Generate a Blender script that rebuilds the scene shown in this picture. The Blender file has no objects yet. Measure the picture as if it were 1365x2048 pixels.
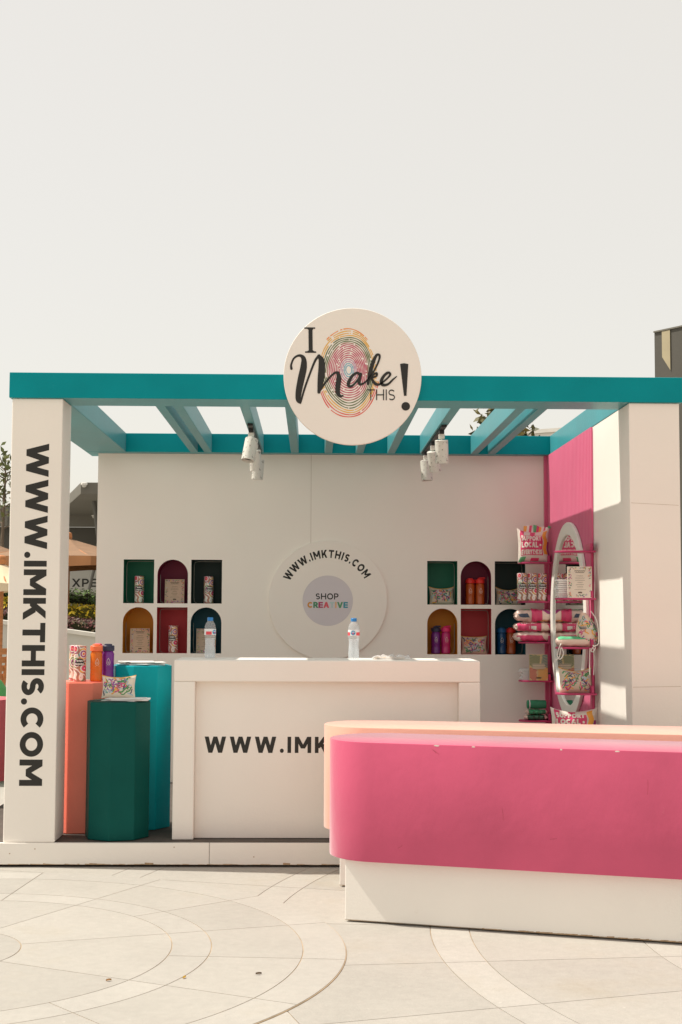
import bpy, bmesh, math, random
from mathutils import Vector, Matrix, geometry
random.seed(7)
PI = math.pi
scene = bpy.context.scene
C = scene.collection

# ------------------------------------------------------------------ camera
cd = bpy.data.cameras.new('camera'); cam = bpy.data.objects.new('camera', cd); C.objects.link(cam)
yaw, pitch, roll = 0.0203, 0.0716, 0.0045
fw = Vector((math.sin(yaw)*math.cos(pitch), math.cos(yaw)*math.cos(pitch), math.sin(pitch)))
rt = Vector((math.cos(yaw), -math.sin(yaw), 0)); up = rt.cross(fw)
r2 = rt*math.cos(roll)+up*math.sin(roll); u2 = -rt*math.sin(roll)+up*math.cos(roll)
M = Matrix((r2, u2, -fw)).transposed().to_4x4(); M.translation = Vector((0, -7.4806, 1.3401))
cam.matrix_world = M
cd.sensor_fit = 'VERTICAL'; cd.sensor_height = 36; cd.sensor_width = 24
cd.lens = 2787.8/2048*36; cd.clip_start = .05; cd.clip_end = 2000
scene.camera = cam

# ------------------------------------------------------------------ world, sun, exposure
SUN_EL, SUN_B = math.radians(58.5), math.radians(7)
w = bpy.data.worlds.new('World'); scene.world = w; w.use_nodes = True
nt = w.node_tree; nt.nodes.clear()
sky = nt.nodes.new('ShaderNodeTexSky'); sky.sky_type = 'NISHITA'; sky.sun_disc = False
sky.sun_elevation = SUN_EL; sky.sun_rotation = math.atan2(-math.cos(SUN_B), math.sin(SUN_B))
sky.air_density = 1.0; sky.dust_density = 2.5; sky.ozone_density = 1.0
hz = nt.nodes.new('ShaderNodeMix'); hz.data_type = 'RGBA'; hz.inputs[0].default_value = .75   # dusty haze veils the blue
hz.inputs[7].default_value = (6.1, 5.66, 4.86, 1)
bg = nt.nodes.new('ShaderNodeBackground'); bg.inputs[1].default_value = .105
wo = nt.nodes.new('ShaderNodeOutputWorld')
nt.links.new(sky.outputs[0], hz.inputs[6]); nt.links.new(hz.outputs[2], bg.inputs[0]); nt.links.new(bg.outputs[0], wo.inputs[0])
sl = bpy.data.lights.new('sun', 'SUN'); so = bpy.data.objects.new('sun', sl); C.objects.link(so)
sl.energy = 3.15; sl.angle = math.radians(.53); sl.color = (1, .94, .84)
S = Vector((-math.cos(SUN_B)*math.cos(SUN_EL), math.sin(SUN_B)*math.cos(SUN_EL), math.sin(SUN_EL)))
so.rotation_euler = S.to_track_quat('Z', 'Y').to_euler(); so.location = (-6, 2, 10)
scene.view_settings.view_transform = 'Standard'; scene.view_settings.look = 'None'
scene.view_settings.exposure = .64; scene.view_settings.gamma = 1; scene.view_settings.use_curve_mapping = False
scene.render.engine = 'CYCLES'; scene.cycles.max_bounces = 16; scene.cycles.diffuse_bounces = 10; scene.cycles.glossy_bounces = 6; scene.cycles.transparent_max_bounces = 24

# ------------------------------------------------------------------ materials
MATS = {}
def mat(name, col, rough=.55, var=.05, scale=3.0, bump=.0, bscale=60, metal=0, dirt=None, spec=.4, stretch=None, coat=0, sheen=0):
    """painted surface: base colour with soft mottling, optional fine relief and dirt blotches"""
    if name in MATS: return MATS[name]
    m = bpy.data.materials.new(name); m.use_nodes = True; MATS[name] = m
    n, l = m.node_tree.nodes, m.node_tree.links; b = n['Principled BSDF']
    b.inputs['Roughness'].default_value = rough; b.inputs['Metallic'].default_value = metal
    b.inputs['Specular IOR Level'].default_value = spec; b.inputs['Coat Weight'].default_value = coat; b.inputs['Coat Roughness'].default_value = .3; b.inputs['Sheen Weight'].default_value = sheen; b.inputs['Sheen Roughness'].default_value = .35
    tc = n.new('ShaderNodeTexCoord'); vec = tc.outputs['Object']
    if stretch:
        mp = n.new('ShaderNodeMapping'); mp.inputs['Scale'].default_value = stretch; l.new(vec, mp.inputs[0]); vec = mp.outputs[0]
    no = n.new('ShaderNodeTexNoise'); no.inputs['Scale'].default_value = scale; no.inputs['Detail'].default_value = 5; l.new(vec, no.inputs['Vector'])
    mr = n.new('ShaderNodeMapRange'); mr.inputs[1].default_value = .3; mr.inputs[2].default_value = .7
    mr.inputs[3].default_value = 1-var; mr.inputs[4].default_value = 1+var; l.new(no.outputs[0], mr.inputs[0])
    vm = n.new('ShaderNodeVectorMath'); vm.operation = 'SCALE'; vm.inputs[0].default_value = col; l.new(mr.outputs[0], vm.inputs['Scale'])
    out = vm.outputs[0]
    if dirt:
        dn = n.new('ShaderNodeTexNoise'); dn.inputs['Scale'].default_value = dirt[1]; dn.inputs['Detail'].default_value = 8; dn.inputs['Roughness'].default_value = .7
        l.new(vec, dn.inputs['Vector'])
        dr = n.new('ShaderNodeMapRange'); dr.inputs[1].default_value = dirt[2]; dr.inputs[2].default_value = dirt[2]+.1; dr.inputs[4].default_value = dirt[3]; l.new(dn.outputs[0], dr.inputs[0])
        mx = n.new('ShaderNodeMix'); mx.data_type = 'RGBA'; mx.inputs[7].default_value = (*dirt[0], 1)
        l.new(dr.outputs[0], mx.inputs[0]); l.new(out, mx.inputs[6]); out = mx.outputs[2]
    l.new(out, b.inputs['Base Color'])
    if bump:
        bn = n.new('ShaderNodeTexNoise'); bn.inputs['Scale'].default_value = bscale; bn.inputs['Detail'].default_value = 4; l.new(vec, bn.inputs['Vector'])
        bu = n.new('ShaderNodeBump'); bu.inputs['Strength'].default_value = bump; bu.inputs['Distance'].default_value = .02
        l.new(bn.outputs[0], bu.inputs['Height']); l.new(bu.outputs[0], b.inputs['Normal'])
    return m
def print_mat(rough=.5, tr=0):
    k = 'printed_ink%g' % rough
    if k in MATS: return MATS[k]
    m = bpy.data.materials.new(k); m.use_nodes = True; MATS[k] = m
    n, l = m.node_tree.nodes, m.node_tree.links; b = n['Principled BSDF']; b.inputs['Roughness'].default_value = rough
    a = n.new('ShaderNodeAttribute'); a.attribute_name = 'Col'
    no = n.new('ShaderNodeTexNoise'); no.inputs['Scale'].default_value = 40
    mr = n.new('ShaderNodeMapRange'); mr.inputs[3].default_value = .9; mr.inputs[4].default_value = 1.1; l.new(no.outputs[0], mr.inputs[0])
    vm = n.new('ShaderNodeVectorMath'); vm.operation = 'SCALE'; l.new(a.outputs[0], vm.inputs[0]); l.new(mr.outputs[0], vm.inputs['Scale'])
    l.new(vm.outputs[0], b.inputs['Base Color'])
    return m
def clear_mat(name, tint, amount=.8, rough=.08):
    """thin clear plastic or water: tinted see-through with a gloss"""
    if name in MATS: return MATS[name]
    m = bpy.data.materials.new(name); m.use_nodes = True; MATS[name] = m
    n, l = m.node_tree.nodes, m.node_tree.links; b = n['Principled BSDF']
    no = n.new('ShaderNodeTexNoise'); no.inputs['Scale'].default_value = 25
    mr = n.new('ShaderNodeMapRange'); mr.inputs[3].default_value = .92; mr.inputs[4].default_value = 1.05; l.new(no.outputs[0], mr.inputs[0])
    vm = n.new('ShaderNodeVectorMath'); vm.operation = 'SCALE'; vm.inputs[0].default_value = tint; l.new(mr.outputs[0], vm.inputs['Scale'])
    l.new(vm.outputs[0], b.inputs['Base Color']); b.inputs['Roughness'].default_value = rough; b.inputs['Specular IOR Level'].default_value = .7
    t = n.new('ShaderNodeBsdfTransparent'); l.new(vm.outputs[0], t.inputs[0])
    mx = n.new('ShaderNodeMixShader'); mx.inputs[0].default_value = amount
    l.new(b.outputs[0], mx.inputs[1]); l.new(t.outputs[0], mx.inputs[2]); l.new(mx.outputs[0], n['Material Output'].inputs[0])
    return m
def pet_mat(name, tint, ior=1.35):
    if name in MATS: return MATS[name]
    m = bpy.data.materials.new(name); m.use_nodes = True; MATS[name] = m
    n, l = m.node_tree.nodes, m.node_tree.links; n.remove(n['Principled BSDF'])
    no = n.new('ShaderNodeTexNoise'); no.inputs['Scale'].default_value = 30
    mr = n.new('ShaderNodeMapRange'); mr.inputs[3].default_value = .94; mr.inputs[4].default_value = 1.0; l.new(no.outputs[0], mr.inputs[0])
    vm = n.new('ShaderNodeVectorMath'); vm.operation = 'SCALE'; vm.inputs[0].default_value = tint; l.new(mr.outputs[0], vm.inputs['Scale'])
    t = n.new('ShaderNodeBsdfTransparent'); l.new(vm.outputs[0], t.inputs[0])
    g_ = n.new('ShaderNodeBsdfGlossy'); g_.inputs['Roughness'].default_value = .06
    fr = n.new('ShaderNodeFresnel'); fr.inputs[0].default_value = ior
    mx = n.new('ShaderNodeMixShader'); l.new(fr.outputs[0], mx.inputs[0]); l.new(t.outputs[0], mx.inputs[1]); l.new(g_.outputs[0], mx.inputs[2])
    l.new(mx.outputs[0], n['Material Output'].inputs[0]); return m
def contour_mat(name, kind):
    """retro wrapping print of nested coloured lines"""
    if name in MATS: return MATS[name]
    m = bpy.data.materials.new(name); m.use_nodes = True; MATS[name] = m
    n, l = m.node_tree.nodes, m.node_tree.links; b = n['Principled BSDF']; b.inputs['Roughness'].default_value = .4
    tc = n.new('ShaderNodeTexCoord')
    v = n.new('ShaderNodeTexVoronoi'); v.inputs['Scale'].default_value = 15 if kind == 'can' else 14; v.feature = 'SMOOTH_F1'; v.inputs['Smoothness'].default_value = .35
    l.new(tc.outputs['Object'], v.inputs['Vector'])
    mu = n.new('ShaderNodeMath'); mu.operation = 'MULTIPLY'; mu.inputs[1].default_value = 5.5; l.new(v.outputs['Distance'], mu.inputs[0])
    fr = n.new('ShaderNodeMath'); fr.operation = 'FRACT'; l.new(mu.outputs[0], fr.inputs[0])
    fl = n.new('ShaderNodeMath'); fl.operation = 'FLOOR'; l.new(mu.outputs[0], fl.inputs[0])
    wn = n.new('ShaderNodeTexWhiteNoise'); wn.noise_dimensions = '4D'; l.new(v.outputs['Position'], wn.inputs['Vector']); l.new(fl.outputs[0], wn.inputs['W'])
    cr = n.new('ShaderNodeValToRGB'); cr.color_ramp.interpolation = 'CONSTANT'
    cols = [(0, (.70, .05, .16)), (.2, (.02, .25, .30)), (.38, (.78, .42, .05)), (.55, (.30, .05, .25)), (.7, (.08, .34, .14)), (.85, (.80, .20, .05))]
    e = cr.color_ramp.elements; e[0].color = (*cols[0][1], 1); e[1].position = cols[1][0]; e[1].color = (*cols[1][1], 1)
    for p, c in cols[2:]:
        x = e.new(p); x.color = (*c, 1)
    l.new(wn.outputs['Value'], cr.inputs[0])
    gt = n.new('ShaderNodeMath'); gt.operation = 'GREATER_THAN'; gt.inputs[1].default_value = .62; l.new(fr.outputs[0], gt.inputs[0])
    mx = n.new('ShaderNodeMix'); mx.data_type = 'RGBA'; mx.inputs[7].default_value = (.82, .79, .72, 1)
    l.new(gt.outputs[0], mx.inputs[0]); l.new(cr.outputs[0], mx.inputs[6]); l.new(mx.outputs[2], b.inputs['Base Color'])
    return m

WHITE = mat('white_paint', (.835, .79, .725), .6, .025, 1.6, .05, 90, dirt=((.55, .47, .36), 5, .68, .25))
WALLW = mat('wall_paint', (.90, .85, .77), .65, .02, 1.2, .04, 120)
TEAL = mat('teal_paint', (.002, .255, .29), .32, .08, 3, .06, 50, spec=.08, sheen=.15, dirt=((.05, .33, .36), 14, .66, .4))
PINK = mat('pink_paint', (.55, .086, .168), .42, .14, 1.5, .08, 16, dirt=((.70, .24, .28), 16, .66, .5), sheen=.75, spec=.25, stretch=(1.3, 1.3, 1))  # broad mottling puts soft patches of reflected light into the colour
PEACH = mat('peach_paint', (.80, .42, .32), .42, .04, 3, .06, 60, sheen=.5, spec=.25)
CORAL = mat('coral_paint', (.84, .23, .16), .5, .05, 4, .04, 70, spec=.15, coat=.2)
TEALC = mat('bright_teal_paint', (.003, .35, .40), .4, .06, 4, .04, 70, spec=.12, sheen=.15)
GREEN = mat('dark_green_paint', (.005, .085, .072), .45, .08, 4, .05, 60, spec=.08)
MAG = mat('magenta_shelf_paint', (.47, .035, .125), .4, .04, 8)
FLUTE = mat('pink_fluted_paint', (.64, .125, .235), .5, .04, 3, spec=.15, sheen=.2)
BLACK = mat('black_vinyl', (.018, .017, .014), .45, .08, 10)
DECKM = mat('dark_deck_covering', (.095, .078, .065), .75, .2, 6, .3, 150, dirt=((.25, .20, .15), 12, .62, .4))
WOODM = mat('orange_wood', (.42, .17, .06), .55, .2, 5, .1, 40, stretch=(1, 1, 6))
DARK = mat('dark_metal', (.02, .02, .02), .5, .1, 8)
LAMPW = mat('weathered_white_metal', (.72, .70, .64), .5, .05, 8, .1, 60, dirt=((.07, .055, .04), 45, .55, .95))
PAPER = mat('white_paper', (.78, .76, .74), .7, .04, 20)
KRAFT = mat('kraft_card', (.62, .46, .33), .7, .04, 25)
CORD = mat('white_cord', (.80, .76, .70), .8, .05, 60)
LED = mat('grey_strip', (.20, .20, .17), .5, .1, 20)
MIRR = mat('mirror_silver', (.80, .81, .80), .03, .01, 2, metal=1)

# ------------------------------------------------------------------ mesh helpers
class MB:
    def __init__(s): s.v, s.f, s.c, s.mi = [], [], [], []
    def poly(s, pts, col=None, mi=0):
        i = len(s.v); s.v += [tuple(p) for p in pts]; s.f.append(tuple(range(i, i+len(pts)))); s.c.append(col); s.mi.append(mi)
    def grid(s, rows, col=None, closed=False, mi=0):
        i = len(s.v); n = len(rows[0])
        for r in rows: s.v += [tuple(p) for p in r]
        for a in range(len(rows)-1):
            for b in range(n if closed else n-1):
                c = (b+1) % n
                s.f.append((i+a*n+b, i+a*n+c, i+(a+1)*n+c, i+(a+1)*n+b)); s.c.append(col); s.mi.append(mi)
        return i, n
    def box(s, x0, x1, y0, y1, z0, z1, mi=0):
        i = len(s.v)
        s.v += [(x, y, z) for z in (z0, z1) for y in (y0, y1) for x in (x0, x1)]
        for q in ((0, 2, 3, 1), (4, 5, 7, 6), (0, 1, 5, 4), (2, 6, 7, 3), (0, 4, 6, 2), (1, 3, 7, 5)):
            s.f.append(tuple(i+k for k in q)); s.c.append(None); s.mi.append(mi)
    def prism(s, pts, z0, z1, mi=0):
        """pts counter-clockwise in plan"""
        n = len(pts); i = len(s.v)
        s.v += [(p[0], p[1], z0) for p in pts]+[(p[0], p[1], z1) for p in pts]
        for a in range(n):
            b = (a+1) % n; s.f.append((i+a, i+b, i+n+b, i+n+a))
        s.f.append(tuple(i+a for a in reversed(range(n)))); s.f.append(tuple(i+n+a for a in range(n)))
        s.c += [None]*(n+2); s.mi += [mi]*(n+2)
    def lathe(s, prof, n=20, c=(0, 0), capb=True, capt=True, mi=0):
        rows = [[(c[0]+r*math.cos(2*PI*k/n), c[1]+r*math.sin(2*PI*k/n), z) for k in range(n)] for r, z in prof]
        i, _ = s.grid(rows, closed=True, mi=mi)
        if capb: s.f.append(tuple(i+k for k in reversed(range(n)))); s.c.append(None); s.mi.append(mi)
        if capt: j = i+(len(prof)-1)*n; s.f.append(tuple(j+k for k in range(n))); s.c.append(None); s.mi.append(mi)
    def tube(s, pts, r, n=6, mi=0):
        pts = [Vector(p) for p in pts]; rows = []
        for k, p in enumerate(pts):
            t = (pts[min(k+1, len(pts)-1)]-pts[max(k-1, 0)]).normalized()
            a = t.cross(Vector((.123, .31, .94))).normalized(); b = t.cross(a)
            rr = r[k] if isinstance(r, (list, tuple)) else r
            rows.append([p+(a*math.cos(2*PI*q/n)+b*math.sin(2*PI*q/n))*rr for q in range(n)])
        i, _ = s.grid(rows, closed=True, mi=mi)
        s.f.append(tuple(i+k for k in reversed(range(n)))); s.c.append(None); s.mi.append(mi)
        j = i+(len(rows)-1)*n; s.f.append(tuple(j+k for k in range(n))); s.c.append(None); s.mi.append(mi)
    def build(s, name, mats, parent=None, smooth=False, bevel=0, seg=2, loc=None):
        me = bpy.data.meshes.new(name); me.from_pydata([tuple(p) for p in s.v], [], s.f)
        if not isinstance(mats, (list, tuple)): mats = [mats]
        for m in mats: me.materials.append(m)
        if len(mats) > 1: me.polygons.foreach_set('material_index', s.mi)
        if any(c is not None for c in s.c):
            at = me.color_attributes.new('Col', 'FLOAT_COLOR', 'CORNER')
            vals = []
            for f, c in zip(s.f, s.c):
                c = c or (.5, .5, .5)
                vals += [c[0], c[1], c[2], 1]*len(f)
            at.data.foreach_set('color', vals)
        if bevel:
            bm = bmesh.new(); bm.from_mesh(me)
            bmesh.ops.remove_doubles(bm, verts=bm.verts, dist=1e-5)
            ed = [e for e in bm.edges if len(e.link_faces) == 2 and e.calc_face_angle(0) > .45]
            bmesh.ops.bevel(bm, geom=ed, offset=bevel, segments=seg, affect='EDGES', profile=.5, clamp_overlap=True)
            bm.to_mesh(me); bm.free()
        me.validate(); me.update()
        if smooth:
            me.polygons.foreach_set('use_smooth', [True]*len(me.polygons))
            me.set_sharp_from_angle(angle=math.radians(38))
        o = bpy.data.objects.new(name, me); C.objects.link(o)
        if parent: o.parent = parent
        if loc: o.location = loc
        return o
def empty(name, label=None, cat=None, loc=(0, 0, 0), rz=0, group=None, kind=None):
    o = bpy.data.objects.new(name, None); C.objects.link(o); o.location = loc; o.rotation_euler = (0, 0, rz); o.empty_display_size = .1
    return tag(o, label, cat, group, kind)
def tag(o, label=None, cat=None, group=None, kind=None):
    if label: o['label'] = label
    if cat: o['category'] = cat
    if group: o['group'] = group
    if kind: o['kind'] = kind
    return o
def boxpart(name, b, m, parent, bevel=.004):
    q = MB(); q.box(*b); return q.build(name, m, parent, bevel=bevel)
def copy_tree(o, parent=None):
    c = o.copy(); C.objects.link(c); c.parent = parent
    for ch in list(o.children): copy_tree(ch, c)
    return c

# ------------------------------------------------------------------ lettering: a small stroke alphabet (cap height 1)
def hbar(x0, y0, x1, y1, h): return [(x0-h, y0), (x0+h, y0), (x1+h, y1), (x1-h, y1)]
def rect(x0, y0, x1, y1): return [(x0, y0), (x1, y0), (x1, y1), (x0, y1)]
def ribbon(pts, wd, closed=False):
    n = len(pts); L, R = [], []
    for k in range(n):
        if closed: a, b = pts[(k-1) % n], pts[(k+1) % n]
        else: a, b = pts[max(k-1, 0)], pts[min(k+1, n-1)]
        dx, dy = b[0]-a[0], b[1]-a[1]; d = math.hypot(dx, dy) or 1; nx, ny = -dy/d, dx/d
        h = (wd[k] if isinstance(wd, (list, tuple)) else wd)/2
        L.append((pts[k][0]+nx*h, pts[k][1]+ny*h)); R.append((pts[k][0]-nx*h, pts[k][1]-ny*h))
    return [[R[k], R[(k+1) % n], L[(k+1) % n], L[k]] for k in range(n if closed else n-1)]
def arc(cx, cy, rx, ry, a0, a1, t, n=18):
    return ribbon([(cx+rx*math.cos(math.radians(a0+(a1-a0)*k/n)), cy+ry*math.sin(math.radians(a0+(a1-a0)*k/n))) for k in range(n+1)], t)
def disc(cx, cy, r, n=20): return [[(cx+r*math.cos(2*PI*k/n), cy+r*math.sin(2*PI*k/n)) for k in range(n)]]
def smooth_path(pts, n=8):
    out = []
    for i in range(len(pts)-1):
        p0, p1, p2, p3 = pts[max(i-1, 0)], pts[i], pts[i+1], pts[min(i+2, len(pts)-1)]
        for k in range(n):
            t = k/n
            out.append(tuple(.5*((2*b)+(-a+c)*t+(2*a-5*b+4*c-d)*t*t+(-a+3*b-3*c+d)*t**3) for a, b, c, d in zip(p0, p1, p2, p3)))
    return out+[tuple(pts[-1])]
def glyph(ch, t):
    """-> width, list of strokes, each stroke a list of quads"""
    h = t*.56; q = t
    if ch == 'W': return 1.46, [[hbar(h, 1, .40, 0, h)], [hbar(.40, 0, .73, 1, h*.95)], [hbar(.73, 1, 1.06, 0, h*.95)], [hbar(1.06, 0, 1.46-h, 1, h)]]
    if ch == 'I': return t, [[rect(0, 0, t, 1)]]
    if ch == 'M': return 1.12, [[rect(0, 0, t, 1)], [rect(1.12-t, 0, 1.12, 1)], [hbar(h*.95, 1, .56, .28, h)], [hbar(1.12-h*.95, 1, .56, .28, h)]]
    if ch == 'N': return .95, [[rect(0, 0, t, 1)], [rect(.95-t, 0, .95, 1)], [hbar(h, 1, .95-h, 0, h)]]
    if ch == 'K': return .96, [[rect(0, 0, t, 1)], [hbar(.18, .30, .74, 1, h*1.15)], [hbar(.46, .56, .80, 0, h*1.1)]]
    if ch == 'T': return .84, [[rect(.42-t/2, 0, .42+t/2, 1-t*.5)], [rect(0, 1-t*.88, .84, 1)]]
    if ch == 'H': return .92, [[rect(0, 0, t, 1)], [rect(.92-t, 0, .92, 1)], [rect(t*.5, .5-t*.44, .92-t*.5, .5+t*.44)]]
    if ch == 'S':
        ry = (1-t/2-.5)/2; rx = .37-t/2; c = .37
        pts = [(c+rx*math.cos(math.radians(a)), 1-t/2-ry+ry*math.sin(math.radians(a))) for a in range(28, 271, 11)]
        pts += [(c+rx*1.05*math.cos(math.radians(a)), t/2+ry+ry*math.sin(math.radians(a))) for a in range(79, -152, -11)]
        return .76, [ribbon(pts, t*.95)]
    if ch == 'C': return .93, [arc(.5, .5, .5-t/2, .5-t/2, 42, 318, t, 26)]
    if ch == 'G': return .98, [arc(.5, .5, .5-t/2, .5-t/2, 42, 345, t, 26), [rect(.55, .36, .98, .36+t*.85)]]
    if ch == 'O': return 1.06, [ribbon([(.53+(.53-t/2)*math.cos(2*PI*k/36), .5+(.51-t/2)*math.sin(2*PI*k/36)) for k in range(36)], t, True)]
    if ch == '.': return .27, [disc(.135, .135, .135)]
    if ch == 'E': return .76, [[rect(0, 0, t, 1)]]+[[rect(t*.5, y, .76, y+t*.86)] for y in (0, .5-t*.43, 1-t*.86)]
    if ch == 'L': return .72, [[rect(0, 0, t, 1)], [rect(t*.5, 0, .72, t*.88)]]
    if ch == 'X': return .98, [[hbar(h*1.1, 0, .98-h*1.1, 1, h*1.1)], [hbar(h*1.1, 1, .98-h*1.1, 0, h*1.1)]]
    if ch in 'PR':
        s = [[rect(0, 0, t, 1)], arc(.42, .67, .36-t/2, .33-t/2, -90, 90, t, 14), [rect(t*.5, .34, .43, .34+t*.9)], [rect(t*.5, 1-t*.9, .43, 1)]]
        if ch == 'R': s.append([hbar(.42, .42, .72, 0, h*1.1)])
        return .80, s
    if ch == 'A': return 1.0, [[hbar(h, 0, .5, 1, h)], [hbar(1-h, 0, .5, 1, h)], [rect(.25, .22, .75, .22+t*.75)]]
    if ch == 'V': return 1.0, [[hbar(h, 1, .5, 0, h)], [hbar(1-h, 1, .5, 0, h)]]
    if ch == 'Y': return .95, [[hbar(h, 1, .475, .4, h)], [hbar(.95-h, 1, .475, .4, h)], [rect(.475-t/2, 0, .475+t/2, .5)]]
    if ch == 'U':
        return .88, [[rect(0, .42, t, 1)], [rect(.88-t, .42, .88, 1)], arc(.44, .44, .44-t/2, .44-t/2, 180, 360, t, 16)]
    return .4, []
def text2d(s, t=.24, gap=.13):
    x = 0; out = []; cells = []
    for ch in s:
        wd, st = glyph(ch, t)
        cells.append((x, wd, st)); x += wd+gap
    return x-gap, cells
def put_letters(parent, m, s, f, t=.24, gap=.13, fit=None, step=.0002, cols=None, name='letter'):
    W, cells = text2d(s, t, gap); k = (fit/W) if fit else 1; out = []
    for n, (x, wd, st) in enumerate(cells):
        q = MB()
        for i, stroke in enumerate(st):
            for Q in stroke: q.poly([f((x+a)*k, b, step*i) for a, b in Q], cols[n] if cols else None)
        if q.f: out.append(q.build(name if s[n] != '.' else 'full_stop', m, parent))
    return out
def put_text(mb, s, f, col=None, t=.24, gap=.13, fit=None, step=.0002, cols=None):
    """f(u,v,h): text unit coords -> 3d. u from 0..fit (or natural width)"""
    W, cells = text2d(s, t, gap); k = (fit/W) if fit else 1; i = 0
    for n, (x, wd, st) in enumerate(cells):
        for stroke in st:
            i += 1
            for q in stroke: mb.poly([f((x+a)*k, b, step*(i % 5)) for a, b in q], (cols[n] if cols else col))

# ================================================================== THE GROUND
STONE = bpy.data.materials.new('beige_stone_paving'); STONE.use_nodes = True
def stone(m, base, rnd):
    n, l = m.node_tree.nodes, m.node_tree.links; b = n['Principled BSDF']; b.inputs['Roughness'].default_value = .75; b.inputs['Specular IOR Level'].default_value = .25
    ge = n.new('ShaderNodeNewGeometry'); P = ge.outputs['Position']
    def noise(sc, det=6, ro=.6):
        x = n.new('ShaderNodeTexNoise'); x.inputs['Scale'].default_value = sc; x.inputs['Detail'].default_value = det; x.inputs['Roughness'].default_value = ro
        l.new(P, x.inputs['Vector']); return x.outputs[0]
    def mrange(s, a, c, d, e):
        x = n.new('ShaderNodeMapRange'); x.inputs[1].default_value = a; x.inputs[2].default_value = c; x.inputs[3].default_value = d; x.inputs[4].default_value = e; l.new(s, x.inputs[0]); return x.outputs[0]
    def mul(a, c):
        x = n.new('ShaderNodeMath'); x.operation = 'MULTIPLY'; l.new(a, x.inputs[0]); l.new(c, x.inputs[1]); return x.outputs[0]
    k = mul(mrange(noise(2.2, 5), .3, .7, .94, 1.05), mrange(noise(260, 2, .9), .25, .75, .86, 1.13))
    k = mul(k, mrange(noise(24, 6, .75), .35, .7, 1.04, .93)); k = mul(k, mrange(noise(70, 3, .6), .70, .76, 1, .72)); k = mul(k, mrange(noise(33, 2, .5), .73, .77, 1, 1.22))
    if rnd:
        oi = n.new('ShaderNodeObjectInfo'); k = mul(k, mrange(oi.outputs['Random'], 0, 1, .94, 1.035))
    vm = n.new('ShaderNodeVectorMath'); vm.operation = 'SCALE'; vm.inputs[0].default_value = base; l.new(k, vm.inputs['Scale'])
    mx = n.new('ShaderNodeMix'); mx.data_type = 'RGBA'; mx.inputs[7].default_value = (base[0]*.74, base[1]*.66, base[2]*.52, 1)
    l.new(mrange(noise(1.1, 8, .7), .54, .72, 0, .45), mx.inputs[0]); l.new(vm.outputs[0], mx.inputs[6]); l.new(mx.outputs[2], b.inputs['Base Color'])
    bu = n.new('ShaderNodeBump'); bu.inputs['Strength'].default_value = .25; bu.inputs['Distance'].default_value = .004
    l.new(noise(180, 4, .8), bu.inputs['Height']); l.new(bu.outputs[0], b.inputs['Normal'])
stone(STONE, (.405, .382, .342), True)
STONE2 = bpy.data.materials.new('pale_stone_band'); STONE2.use_nodes = True; stone(STONE2, (.425, .402, .362), True)
GND = bpy.data.materials.new('distant_paving'); GND.use_nodes = True; stone(GND, (.41, .385, .343), False)
GROUT = mat('sandy_joint', (.46, .345, .225), .9, .25, 9)

g = MB(); g.poly([(-400, -60, -.03), (400, -60, -.03), (400, 700, -.03), (-400, 700, -.03)])
tag(g.build('ground', GND), kind='structure', label='beige stone plaza ground running to the horizon')
pav = empty('paving', 'beige stone paving laid in curved rings', kind='structure')
b = MB(); b.box(-6.5, 6.5, -6.2, 1.0, -.028, -.0085); b.build('joint_bed', GROUT, pav)
def sector(cx, cy, r0, r1, a0, a1, ztop, m, gap=.0040, zb=None):
    n = max(2, int(math.degrees(a1-a0)/1.6)); q = MB(); h = gap/2
    R0, R1 = (r0+h if r0 > 0 else 0), r1-h
    def ring(r, z, rev=False):
        e = h/max(r, .05); p = [(cx+r*math.cos(a0+e+(a1-a0-2*e)*k/n), cy+r*math.sin(a0+e+(a1-a0-2*e)*k/n), z) for k in range(n+1)]
        return p
    zb = ztop-.0055 if zb is None else zb
    ci, co = ring(max(R0, .001), ztop), ring(R1, ztop); di, do = ring(max(R0, .001), zb), ring(R1, zb)
    q.grid([ci, co]); q.grid([co, do]); q.grid([di, ci])
    q.poly([ci[0], co[0], do[0], di[0]]); q.poly([co[-1], ci[-1], di[-1], do[-1]])
    o = q.build('slab', m, pav)
    return o
R1S = [0, .364, .9615, 1.1197, 1.4852, 1.6558]
C1 = (-1.5132, -1.8393); C2 = (3.712, -1.68)
# second ring system (lower by a few millimetres, runs under the rim of the first)
R2S = [1.15, 1.32, 2.18, 2.343, 3.045, 3.2103, 3.913, 4.070, 4.78, 4.94, 5.65, 5.81, 6.5, 6.66, 7.4]
for i in range(len(R2S)-1):
    band = R2S[i+1]-R2S[i] < .3
    for k in range(32):
        a0 = math.radians(-174.1+11.25*k); a1 = a0+math.radians(11.25); am, rm = (a0+a1)/2, (R2S[i]+R2S[i+1])/2
        x, y = C2[0]+rm*math.cos(am), C2[1]+rm*math.sin(am)
        if not (-4.6 < x < 3.2 and -4.6 < y < .9): continue
        if math.hypot(x-C1[0], y-C1[1]) < .85: continue
        sector(*C2, R2S[i], R2S[i+1], a0, a1, -.005, STONE2 if band else STONE)
b = MB(); b.lathe([(1.6575, -.006), (1.6575, -.0020)], 160, C1); b.build('joint_bed', GROUT, pav)
q = MB(); q.lathe([(.3618, -.0032), (.3618, 0)], 64, C1); q.build('slab', STONE, pav)
for i in range(1, len(R1S)-1):
    band = R1S[i+1]-R1S[i] < .3; ns = 8 if i == 1 else 16
    for k in range(ns):
        a0 = math.radians(17.6+360/ns*k); a1 = a0+math.radians(360/ns)
        sector(*C1, R1S[i], R1S[i+1], a0, a1, 0, STONE2 if band else STONE, .0040, -.0032)
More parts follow.
